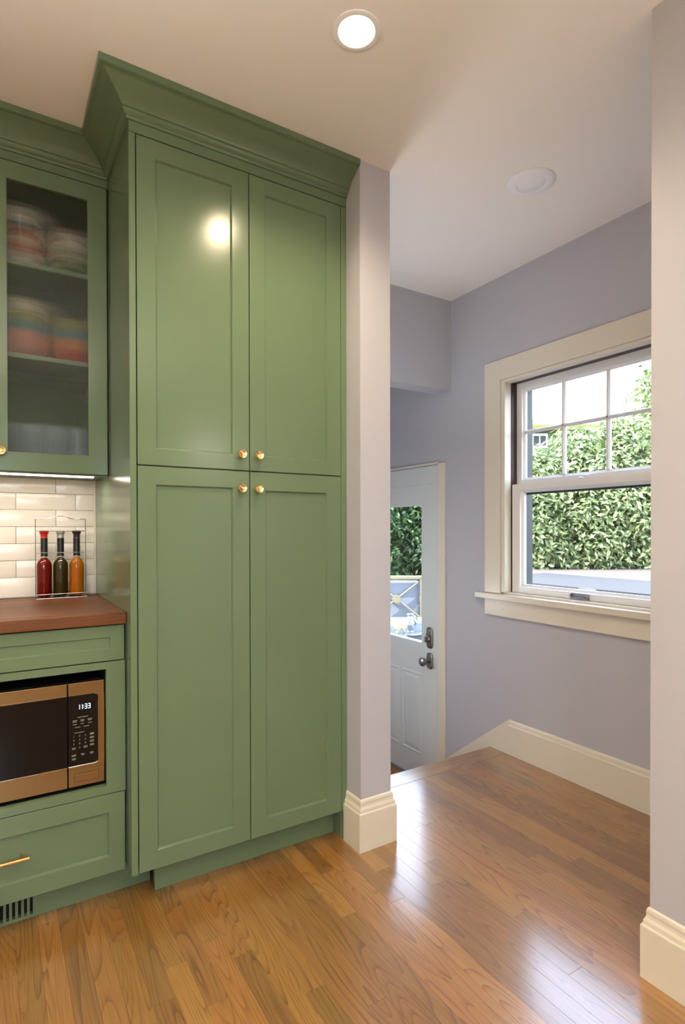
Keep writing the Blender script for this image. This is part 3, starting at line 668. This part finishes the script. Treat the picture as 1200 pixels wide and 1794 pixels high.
# inside stops / jamb
j = MB(); j.box(XW-0.012, XW+0.038, 2.112, 2.1385, 0.862, 1.9875).box(XW-0.012, XW+0.038, 1.2415, 1.268, 0.862, 1.9875).box(XW-0.012, XW+0.038, 1.2415, 2.1385, 1.9875, 2.0035)
part(j, 'inner_stop', 'trim', bevel=0.002)
j = MB(); j.box(XW+0.0385, XW+0.104, 2.108, 2.1295, 0.862, 1.9945).box(XW+0.0385, XW+0.104, 1.2505, 1.272, 0.862, 1.9945).box(XW+0.0385, XW+0.104, 1.272, 2.108, 1.9875, 1.9945)
part(j, 'jamb_track', 'bronze')
def sash(name, xa, xb, ya, yb, za, zb, st, top, bot, lip=0.012):
    """frame ring in a plane X = const facing the room (-X); returns the object and its opening"""
    m = MB()
    def ring(a0, a1, b0, b1, xx): return [(xx, a0, b0), (xx, a1, b0), (xx, a1, b1), (xx, a0, b1)]
    g = (ya+st, yb-st, za+bot, zb-top)
    m.loft([ring(g[0], g[1], g[2], g[3], xb), ring(g[0], g[1], g[2], g[3], xa+0.016), ring(g[0]-lip, g[1]+lip, g[2]-lip, g[3]+lip, xa+0.006), ring(g[0]-lip-0.002, g[1]+lip+0.002, g[2]-lip-0.002, g[3]+lip+0.002, xa),
            ring(ya, yb, za, zb, xa), ring(ya, yb, za, zb, xb), ring(g[0], g[1], g[2], g[3], xb)], caps=False)
    return part(m, name, 'sash'), g
xl = XW+0.040; xu = XW+0.078
ls, g = sash('lower_sash', xl, xl+0.034, 1.2745, 2.1055, 0.8625, 1.441, 0.066, 0.046, 0.046)
MB().box(xl+0.016, xl+0.020, g[0]-0.003, g[1]+0.003, g[2]-0.003, g[3]+0.003).build('pane', M['glass'], ls)
LG = g
us, g = sash('upper_sash', xu, xu+0.030, 1.2745, 2.1285, 1.4425, 1.987, 0.066, 0.046, 0.035, 0.010)
g = list(g)
ms = 0.020; mz = 1.722; ys = [g[0]+(g[1]-g[0])*k/3 for k in range(4)]
for yy in ys[1:3]:
    m = MB().prism([(xu+0.004, yy-0.004, g[2]), (xu+0.004, yy+0.004, g[2]), (xu+0.013, yy+0.0105, g[2]), (xu+0.024, yy+0.0105, g[2]), (xu+0.024, yy-0.0105, g[2]), (xu+0.013, yy-0.0105, g[2])], (0, 0, g[3]-g[2]))
    m.build('muntin', M['sash'], us)
m = MB().prism([(xu+0.004, g[0], mz-0.004), (xu+0.004, g[0], mz+0.004), (xu+0.013, g[0], mz+0.0095), (xu+0.024, g[0], mz+0.0095), (xu+0.024, g[0], mz-0.0095), (xu+0.013, g[0], mz-0.0095)], (0, g[1]-g[0], 0))
m.build('muntin', M['sash'], us)
for k in range(3):
    for (za, zb) in ((g[2], mz), (mz, g[3])):
        MB().box(xu+0.016, xu+0.019, ys[k], ys[k+1], za, zb).build('pane', M['glass'], us)
# lift handle on the lower rail, cam lock on the meeting rail
m = MB(); hx = xl-0.001; hz = 0.8795; yc = 1.69
m.box(hx-0.014, hx, yc-0.050, yc+0.050, hz-0.009, hz-0.005, 0.001).box(hx-0.003, hx+0.001, yc-0.050, yc+0.050, hz-0.012, hz+0.012, 0.0008)
m.box(hx-0.014, hx-0.001, yc-0.050, yc-0.042, hz-0.009, hz+0.009, 0.001).box(hx-0.014, hx-0.001, yc+0.042, yc+0.050, hz-0.009, hz+0.009, 0.001)
m.build('sash_lift', pm('grey_hardware', (150, 150, 156), 0.3, metal=0.7), ls)
m = MB().lathe([(0, 0), (0.018, 0), (0.018, 0.006), (0.010, 0.012), (0, 0.013)], (xl+0.016, 1.69, 1.4415), 20).box(xl+0.008, xl+0.022, 1.66, 1.70, 1.4535, 1.4585, 0.002)
m.build('sash_lock', M['sash'], ls, smooth=True)
# dark exterior frame seen through the glass
m = MB(); xe0, xe1 = XW+0.1045, XW+0.152
m.box(xe0, xe1, 2.064, 2.1295, 0.8602, 1.9945).box(xe0, xe1, 1.2505, 1.316, 0.8602, 1.9945).box(xe0, xe1, 1.316, 2.064, 1.955, 1.9945)
m.box(xu, xu+0.026, 1.273, 2.107, 1.386, 1.4422)
part(m, 'exterior_frame', 'darktrim')
part(MB().box(XW+0.0765, XW+0.15, 1.2515, 2.1285, 0.8505, 0.8600), 'exterior_sill', 'sash')

# ================================================================ DOOR 1
DXW = XW+0.016
d1 = thing('door_1', (DXW, 3.05, -0.43), 'white half-glass exterior door at the foot of the steps', 'door', kind='structure')
j = MB()
j.box(XW-0.012, XW+0.07, 2.5835, 2.6465, -0.4295, 1.608).box(XW-0.012, XW, 2.6465, 3.527, 1.6065, 1.618).box(XW-0.012, XW+0.07, 3.4645, 3.527, -0.4295, 1.608)
jb = j.build('door_casing', M['trim'], d1, bevel=0.001)
ya, yb, za, zb = 2.6485, 3.4615, -0.425, 1.604
ly0, ly1, lz0, lz1 = 2.8395, 3.2705, 0.468, 1.357
m = MB()
def ringx(a0, a1, b0, b1, xx): return [(xx, a0, b0), (xx, a1, b0), (xx, a1, b1), (xx, a0, b1)]
fr = 0.006
m.loft([ringx(ly0, ly1, lz0, lz1, DXW+0.042), ringx(ly0, ly1, lz0, lz1, DXW+0.004), ringx(ly0-fr, ly1+fr, lz0-fr, lz1+fr, DXW), ringx(ya, yb, za, zb, DXW), ringx(ya, yb, za, zb, DXW+0.042), ringx(ly0, ly1, lz0, lz1, DXW+0.042)], caps=False)
sb_ = m.build('door_slab', M['door'], d1)
def emboss(y0, y1, z0, z1, name, parent, w_=0.022, h=0.006):
    m = MB()
    m.loft([ringx(y0-w_*.2, y1+w_*.2, z0-w_*.2, z1+w_*.2, DXW+0.0005), ringx(y0, y1, z0, z1, DXW-h*.8), ringx(y0+w_*.3, y1-w_*.3, z0+w_*.3, z1-w_*.3, DXW-h), ringx(y0+w_*.6, y1-w_*.6, z0+w_*.6, z1-w_*.6, DXW-0.0006), ringx(y0+w_, y1-w_, z0+w_, z1-w_, DXW-0.0008), ringx(y0+w_*1.8, y1-w_*1.8, z0+w_*1.8, z1-w_*1.8, DXW-h*.8)], caps=False)
    q = ringx(y0+w_*1.8, y1-w_*1.8, z0+w_*1.8, z1-w_*1.8, DXW-h*.8); m.poly(q)
    return m.build(name, M['door'], parent)
emboss(2.842, 3.035, -0.262, 0.262, 'raised_panel', sb_); emboss(3.075, 3.268, -0.262, 0.262, 'raised_panel', sb_)
m = MB().box(DXW-0.003, DXW+0.001, 2.735, 3.375, 1.480, 1.492, 0.0012); m.build('top_moulding', M['door'], sb_)
MB().box(DXW+0.016, DXW+0.020, ly0, ly1, lz0, lz1).build('pane', M['glass'], sb_)
MB().box(XW-0.01, XW+0.08, 2.6485, 3.4625, -0.43, -0.4255).build('threshold', M['nickel'], d1)
# lockset: two plates, each with a knob (oval escutcheons)
def plate_(yc, zc, hw, hh):
    pts = []
    for k in range(24):
        a = 2*PI*k/24; c_, s_ = math.cos(a), math.sin(a)
        pts.append((hw*math.copysign(abs(c_)**0.6, c_), hh*math.copysign(abs(s_)**0.45, s_)))
    m = MB(); m.loft([[(DXW-d_, yc+a*k_, zc+b*k_) for a, b in pts] for d_, k_ in ((0.0, 1), (0.005, 1), (0.009, 0.86), (0.012, 0.8))]); return m
m = plate_(2.752, 0.512, 0.032, 0.068).lathe([(0, 0), (0.019, 0), (0.021, 0.008), (0.016, 0.016), (0, 0.018)], (DXW-0.012, 2.752, 0.505), 20, (-1, 0, 0))
m.box(DXW-0.046, DXW-0.028, 2.748, 2.756, 0.487, 0.523, 0.002)
m.build('deadbolt', M['nickel'], sb_, smooth=True)
m = plate_(2.752, 0.366, 0.029, 0.052).lathe([(0, 0), (0.012, 0), (0.010, 0.02), (0.012, 0.03), (0.024, 0.036), (0.029, 0.046), (0.027, 0.058), (0.016, 0.066), (0, 0.068)], (DXW-0.012, 2.752, 0.366), 24, (-1, 0, 0))
m.build('door_knob', M['nickel'], sb_, smooth=True)
# window added behind the camera to bring in fill daylight: frame and panes
w2 = thing('added_window_2', (-0.9, -2.87, 1.0), 'added wide kitchen window for fill daylight, behind the camera, outside the frame', 'window', kind='structure')
m = MB()
for xx in (KX0, -0.925, KX1-0.05): m.box(xx+0.0005, xx+0.0495, -2.90, -2.84, KZ0+0.0005, KZ1-0.0005)
m.box(KX0+0.05, KX1-0.05, -2.90, -2.84, KZ0+0.0005, KZ0+0.05).box(KX0+0.05, KX1-0.05, -2.90, -2.84, KZ1-0.05, KZ1-0.0005)
m.build('window_frame', M['sash'], w2)
for (a, b) in ((KX0+0.05, -0.925), (-0.875, KX1-0.05)): MB().box(a, b, -2.872, -2.868, KZ0+0.05, KZ1-0.05).build('pane', M['glass'], w2)
# two fill lamps added on the hall side of the partition, hidden from the camera by the partition itself
def fill_wall_lamp(name, loc, label, up, power, col):
    x, y, z = loc; t = thing(name, loc, label, 'light')
    MB().box(1.3025, 1.316, y-0.045, y+0.045, z-0.07, z+0.07, 0.003).build('backplate', M['nickel'], t)
    if up:
        MB().lathe([(0, -0.06), (0.03, -0.055), (0.06, -0.02), (0.07, 0.03), (0.066, 0.03), (0.055, -0.018), (0, -0.05)], (x+0.02, y, z), 24).build('shade', M['nickel'], t, smooth=True)
        MB().box(1.314, x-0.02, y-0.008, y+0.008, z-0.02, z-0.006).build('arm', M['nickel'], t)
    else:
        MB().lathe([(0, -0.05)]+[(0.05*math.cos(a), 0.05*math.sin(a)) for a in [math.radians(-80+16*k) for k in range(11)]]+[(0, 0.05)], (x, y, z), 24).build('globe', emis('opal_lamp_glass', (240, 244, 255), 3.0), t, smooth=True)
    l = bpy.data.lights.new('fill_lamp_bulb', 'SPOT' if up else 'POINT'); l.energy = power; l.color = col; l.shadow_soft_size = 0.055
    o = bpy.data.objects.new('fill_lamp_bulb', l); COL.objects.link(o); o.parent = t; o.location = (0.02, 0, 0.02) if up else (0.07, 0, 0)
    if up: l.spot_size = math.radians(165); l.spot_blend = 0.5; l.shadow_soft_size = 0.08; o.rotation_euler = (PI, 0, 0)
fill_wall_lamp('fill_wall_uplight', (1.39, 2.15, 1.45), 'added fill uplight on the hall side of the partition, hidden from view', True, 9, (0.95, 0.97, 1.0))  # added to lift the hall ceiling and header
fill_wall_lamp('fill_wall_globe', (1.372, 3.0, 0.7), 'added globe fill lamp above the stair landing, hidden from view', False, 5.5, (0.93, 0.97, 1.0))  # added to brighten the room side of the door
# portals (sample the sky through the openings)
for nm, loc, rot, sxy in (('window_portal', (XW+0.16, 1.69, 1.43), (0, PI/2, 0), (1.14, 0.86)), ('door_portal', (XW+0.12, 3.055, 0.91), (0, PI/2, 0), (0.9, 0.44)), ('kitchen_portal', (-0.9, -2.96, 1.6), (PI/2, 0, 0), (2.0, 1.2))):
    l = bpy.data.lights.new(nm, 'AREA'); l.shape = 'RECTANGLE'; l.size, l.size_y = sxy; l.cycles.is_portal = True
    o = bpy.data.objects.new(nm, l); COL.objects.link(o); o.location = loc; o.rotation_euler = rot

# ================================================================ OUTSIDE
M['concrete'] = pm('pale_concrete', (108, 98, 90), 0.8, var=0.06, bscale=6)
M['patio'] = pm('patio_paving', (112, 112, 112), 0.8, var=0.08, bscale=9)
M['leafA'] = None
def leaf_mat(name, a, b):
    m = bpy.data.materials.new(name); m.use_nodes = True; n = m.node_tree; bs = n.nodes['Principled BSDF']
    at = n.nodes.new('ShaderNodeAttribute'); at.attribute_name = 'tone'
    mx = n.nodes.new('ShaderNodeMix'); mx.data_type = 'RGBA'; mx.inputs[6].default_value = lin(a); mx.inputs[7].default_value = lin(b)
    n.links.new(at.outputs['Fac'], mx.inputs[0]); n.links.new(mx.outputs[2], bs.inputs['Base Color']); bs.inputs['Roughness'].default_value = 0.45
    tl = n.nodes.new('ShaderNodeBsdfTranslucent'); n.links.new(mx.outputs[2], tl.inputs[0]); ms_ = n.nodes.new('ShaderNodeMixShader'); ms_.inputs[0].default_value = 0.3
    n.links.new(bs.outputs[0], ms_.inputs[1]); n.links.new(tl.outputs[0], ms_.inputs[2]); n.links.new(ms_.outputs[0], n.nodes['Material Output'].inputs[0]); return m
M['leafA'] = leaf_mat('pale_green_leaves', (74, 94, 48), (180, 192, 134))
M['leafB'] = leaf_mat('dark_green_leaves', (42, 70, 34), (104, 134, 70))
M['bark'] = pm('bark', (92, 78, 62), 0.9)
def foliage(cx, cy, cz, rx, ry, rz, n, size, seed):
    """leaves gathered in clumps through an ellipsoid volume; each leaf is a bent quad pair"""
    r = random.Random(seed); vs = []; fs = []; tone = []
    ncl = max(8, n//26); k = 0
    for c in range(ncl):
        while True:
            p = Vector((r.uniform(-1, 1), r.uniform(-1, 1), r.uniform(-1, 1)))
            if 0.25 < p.length < 1.0: break
        if r.random() < 0.7: p = p.normalized()*r.uniform(0.75, 1.0)
        c0 = Vector((cx+p.x*rx, cy+p.y*ry, cz+p.z*rz)); cr = size*r.uniform(2.0, 4.0); ct_ = r.uniform(-0.38, 0.38)
        for q in range(26):
            d = Vector((r.gauss(0, 1), r.gauss(0, 1), r.gauss(0, 0.8))).normalized()
            pos = c0+d*cr*r.uniform(0.4, 1.0)
            nrm = (d+Vector((r.gauss(0, .35), r.gauss(0, .35), r.gauss(0.5, .35)))).normalized()
            t = nrm.orthogonal().normalized(); t = (Matrix.Rotation(r.uniform(0, 2*PI), 3, nrm)@t); b = nrm.cross(t)
            L = size*r.uniform(0.7, 1.3); W = L*0.42
            i = len(vs)
            vs += [pos-t*L*.5, pos-nrm*L*.05+b*W*.5, pos+t*L*.5-nrm*L*.12, pos-nrm*L*.05-b*W*.5]
            fs.append((i, i+1, i+2, i+3)); tone.append(min(1, max(0, 0.5+ct_+r.uniform(-0.3, 0.3))))
    me = bpy.data.meshes.new('foliage'); me.from_pydata([tuple(v) for v in vs], [], fs)
    at = me.attributes.new('tone', 'FLOAT', 'FACE'); at.data.foreach_set('value', tone); return me
def shrub(cx, cy, z0, rx, ry, H, n, size, seed, mat, label, cat='shrub', name='shrub', trunk=0.4, group=None):
    t = thing(name, (cx, cy, z0), label, cat, group)
    cz = z0+trunk*H+(H*(1-trunk))/2
    me = foliage(0, 0, cz-z0, rx, ry, H*(1-trunk)/2, n, size, seed); me.materials.append(mat)
    o = bpy.data.objects.new('foliage', me); COL.objects.link(o); o.parent = t; o['kind'] = 'stuff'
    m = MB(); r = random.Random(seed)
    rings = []
    for k in range(7):
        h = (H*0.7)*k/6; rr = 0.055*H/3*(1-k/9); ox, oy = 0.05*math.sin(k*1.3+seed), 0.05*math.cos(k*1.7+seed)
        rings.append([(ox+rr*math.cos(a*PI/4), oy+rr*math.sin(a*PI/4), h) for a in range(8)])
    m.loft(rings)
    for k in range(5):
        a = 2*PI*k/5+seed; b0 = Vector((0, 0, H*(0.3+0.07*k))); b1 = b0+Vector((rx*.55*math.cos(a), ry*.55*math.sin(a), H*.28))
        m.tube([b0, (b0+b1)/2+Vector((0, 0, .04*H)), b1], 0.012*H/3+0.004, 6)
    so = m.build('trunk', M['bark'], None); so.parent = t; so.location = (0, 0, 0)
    return t
ter = struct(MB().prism([(4.2, -6, -0.5), (16, -6, -0.5), (16, 9, -0.5), (7.2, 9, -0.5), (4.2, 4.7, -0.5)], (0, 0, 1.21)).build('floor_terrace', M['concrete']), 'pale concrete terrace outside the window, sunlit at its far edge', 'terrace')
pat = struct(MB().box(2.485, 16, -6.0, 13.0, -0.62, -0.45).build('floor_patio', M['patio']), 'pale patio outside the glass door', 'patio')
struct(MB().box(-40, 60, -40, 60, -0.9, -0.65).build('ground', pm('garden_soil', (120, 112, 84), 0.9)), 'garden ground around the house', 'ground')
# hedge of shrubs behind the terrace
for i, (px, py, H, rx, ry, lab) in enumerate(((5.97, 5.01, 1.50, 0.42, 0.50, 'low leafy shrub behind the terrace at the left edge of the window view'),
        (6.51, 4.67, 1.78, 0.44, 0.52, 'leafy shrub behind the terrace, seen through the middle panes'),
        (7.05, 4.33, 2.02, 0.44, 0.52, 'tallest leafy shrub behind the terrace, seen through the right panes'),
        (7.62, 3.95, 2.1, 0.46, 0.52, 'leafy shrub hidden behind the right wall end'))):
    shrub(px, py, 0.71, rx, ry, H, 21000, 0.078, 20+i, M['leafA'], lab, trunk=-0.22, group='shrubs behind the terrace')
shrub(8.75, 4.25, 0.71, 0.95, 0.8, 3.35, 15000, 0.09, 41, M['leafA'], 'tall light green tree showing in the top right pane', 'tree', 'tree', 0.3)
for i, (px, py, H, rx, ry, lab) in enumerate(((5.0, 7.5, 2.85, 0.62, 0.75, 'dark green bush left of the garden view through the door glass'),
        (6.05, 7.15, 2.8, 0.62, 0.75, 'dark green bush at the right of the view through the door glass'),
        (3.95, 7.9, 2.85, 0.62, 0.75, 'dark green bush hidden behind the partition wall'))):
    shrub(px, py, -0.45, rx, ry, H, 24000, 0.10, 60+i, M['leafB'], lab, 'bush', 'bush', -0.12, group='bushes behind the patio')

# neighbouring house: green stucco, low hip roof, small white gable vent window
nh = thing('house', (13.5, 11.5, -0.65), 'pale green neighbouring house with low tan roof beyond the shrubs', 'house')
M['stucco'] = pm('pale_green_stucco', (92, 116, 80), 0.8); M['tanroof'] = pm('tan_roof', (112, 112, 60), 0.8, var=0.1, bscale=3)
# house frame: local axes, u along the face (to the right in view), v away
hu = Vector((0.842, -0.54, 0)).normalized(); hv = Vector((0.54, 0.842, 0)).normalized(); ho = Vector((10.5, 9.99, 0))
def H_(u, v, z): return tuple(ho+hu*u+hv*v+Vector((0, 0, z)))
def hbox(m, u0, u1, v0, v1, z0, z1):
    vs = [m.bm.verts.new(H_(*p)) for p in ((u0,v0,z0),(u1,v0,z0),(u1,v1,z0),(u0,v1,z0),(u0,v0,z1),(u1,v0,z1),(u1,v1,z1),(u0,v1,z1))]
    for q in ((0,3,2,1),(4,5,6,7),(0,1,5,4),(1,2,6,5),(2,3,7,6),(3,0,4,7)): m.bm.faces.new([vs[i] for i in q])
    return m
hbox(MB(), 0.1, 5.2, 0, 5, -0.65, 3.62).build('wall', M['stucco'], nh)
m = MB(); e0, e1 = -0.25, 5.55
rg = [H_(e0, -0.35, 3.62), H_(e1, -0.35, 3.62), H_(e1, 5.3, 3.62), H_(e0, 5.3, 3.62), H_(e0, -0.35, 3.74), H_(e1, -0.35, 3.74), H_(e1, 5.3, 3.74), H_(e0, 5.3, 3.74), H_(2.45, 1.6, 4.34), H_(2.75, 3.4, 4.34)]
vs = [m.bm.verts.new(p) for p in rg]
for q in ((0,1,2,3),(0,1,5,4),(1,2,6,5),(2,3,7,6),(3,0,4,7),(4,5,8),(5,6,9,8),(6,7,9),(7,4,8,9)): m.bm.faces.new([vs[i] for i in q])
m.build('roof', M['tanroof'], nh)
f = hbox(MB(), 1.02, 1.42, -0.05, 0.0, 3.22, 3.58).build('window', M['sash'], nh)
for a in (1.07, 1.235): hbox(MB(), a, a+0.135, -0.06, -0.045, 3.28, 3.52).build('pane', M['darktrim'], f)

# patio furniture seen through the door
M['alu'] = pm('cream_painted_metal', (140, 132, 108), 0.4); M['cushion'] = pm('pale_blue_cushion', (132, 140, 152), 0.85, bump=0.1, bscale=30)
tb = thing('patio_table', (3.25, 4.15, -0.45), 'white patio dining table outside the door glass', 'table')
tcx, tcy = 3.20, 4.05
MB().box(-0.62, 0.52, -0.52, 0.52, 0.73, 0.76, 0.006).build('tabletop', pm('white_tabletop', (118, 122, 124), 0.25), tb).location = (0, 0, 0)
for sx_ in (-0.52, 0.44):
    for sy_ in (-0.44, 0.44):
        o = MB().tube([(sx_, sy_, 0.0), (sx_, sy_, 0.4), (sx_, sy_, 0.73)], 0.025, 10).build('leg', M['alu'], tb); o.location = (0, 0, 0)
tb.rotation_euler = (0, 0, -0.55)
def lounge_chair(loc, rz, label):
    t = thing('patio_chair', loc, label, 'chair', 'garden chairs round the patio table')
    def P_(mb, n, mat): o = mb.build(n, M[mat], t, smooth=True); o.location = (0, 0, 0); return o
    w_ = 0.27
    for s_ in (-w_, w_): P_(MB().box(s_-.02, s_+.02, 0.22, 0.26, 0.0, 1.15), 'rear_leg', 'alu')
    for zr in (0.66, 1.12): P_(MB().box(-w_, w_, 0.22, 0.26, zr, zr+0.04, 0.004), 'back_rail', 'alu')
    m = MB()                                                  # crossed lattice in the back
    for s_ in (-1, 1): m.tube([(-w_, 0.24, 0.70 if s_ > 0 else 1.12), (0, 0.24, 0.91), (w_, 0.24, 1.12 if s_ > 0 else 0.70)], 0.010, 8)
    m.lathe([(0, -0.012), (0.045, -0.012), (0.045, 0.012), (0, 0.012)], (0, 0.24, 0.91), 20, (0, 1, 0))
    P_(m, 'lattice', 'alu')
    P_(MB().box(-w_+.02, w_-.02, 0.10, 0.2, 0.52, 1.10, 0.03), 'back_cushion', 'cushion')
    P_(MB().box(-w_+.01, w_-.01, -0.28, 0.18, 0.42, 0.52, 0.03), 'seat_cushion', 'cushion')
    P_(MB().box(-w_, w_, -0.29, 0.22, 0.37, 0.415, 0.004), 'seat_frame', 'alu')
    for s_ in (-w_, w_):
        P_(MB().box(s_-.02, s_+.02, -0.29, -0.25, 0.0, 0.64), 'front_leg', 'alu')
        P_(MB().box(s_-.025, s_+.025, -0.29, 0.26, 0.64, 0.67, 0.006), 'armrest', 'alu')
    t.rotation_euler = (0, 0, rz); return t
lounge_chair((3.80, 5.02, -0.45), 2.56, 'cream metal garden chair with lattice back beyond the table')
lounge_chair((4.02, 3.15, -0.45), -1.9, 'cream metal garden chair at the right end of the patio table')
# objects on the table
tt = 0.31
t = thing('pitcher', (3.12, 3.90, tt), 'small silver pitcher on the patio table', 'pitcher')
def PT(mb, n, mat, par): o = mb.build(n, mat, par, smooth=True); o.location = (0, 0, 0); return o
sil = pm('silver', (210, 214, 220), 0.15, metal=1.0)
PT(MB().lathe([(0, 0), (0.035, 0), (0.03, 0.006), (0.05, 0.04), (0.052, 0.07), (0.03, 0.11), (0.024, 0.13), (0.034, 0.15), (0.031, 0.15), (0.02, 0.13), (0, 0.12)], (0, 0, 0), 24), 'body', sil, t)
PT(MB().tube([(0.025*math.cos(a)+0.055 if False else 0.03+0.045*math.sin(a), 0, 0.085-0.045*math.cos(a)) for a in [PI*k/8 for k in range(9)]], 0.004, 6), 'handle', sil, t)
t = thing('bow_ornament', (2.98, 3.86, tt), 'tan bow-shaped napkin ornament on the patio table', 'ornament')
tan = pm('tan_cloth', (196, 178, 142), 0.8)
m = MB()
for s_ in (-1, 1): m.loft([[(s_*u, dy_, 0.055+dz_*hh) for dy_, dz_ in ((-.012, -1), (.012, -1), (.012, 1), (-.012, 1))] for u, hh in ((0.0, 0.006), (0.02, 0.016), (0.05, 0.024), (0.062, 0.012))])
for s_ in (-1, 1): m.loft([[(s_*u, dy_+0.0, zz_+dz_) for dy_, dz_ in ((-.01, -.008), (.01, -.008), (.01, .008), (-.01, .008))] for u, zz_ in ((0.0, 0.055), (0.025, 0.03), (0.045, 0.008))])
PT(m, 'bow', tan, t)
t = thing('leaf_tray', (3.03, 3.70, tt), 'long grey leaf-shaped tray on the patio table', 'tray')
PT(MB().loft([[(x_, -ww, 0.006+h), (x_, 0, 0.002+h), (x_, ww, 0.006+h), (x_, ww, 0.010+h), (x_, 0, 0.006+h), (x_, -ww, 0.010+h)] for x_, ww, h in ((-0.11, 0.006, 0.006), (-0.07, 0.03, 0.001), (0, 0.042, 0), (0.07, 0.03, 0.001), (0.11, 0.006, 0.006))]), 'dish', pm('grey_pewter', (130, 132, 136), 0.4, metal=0.8), t)
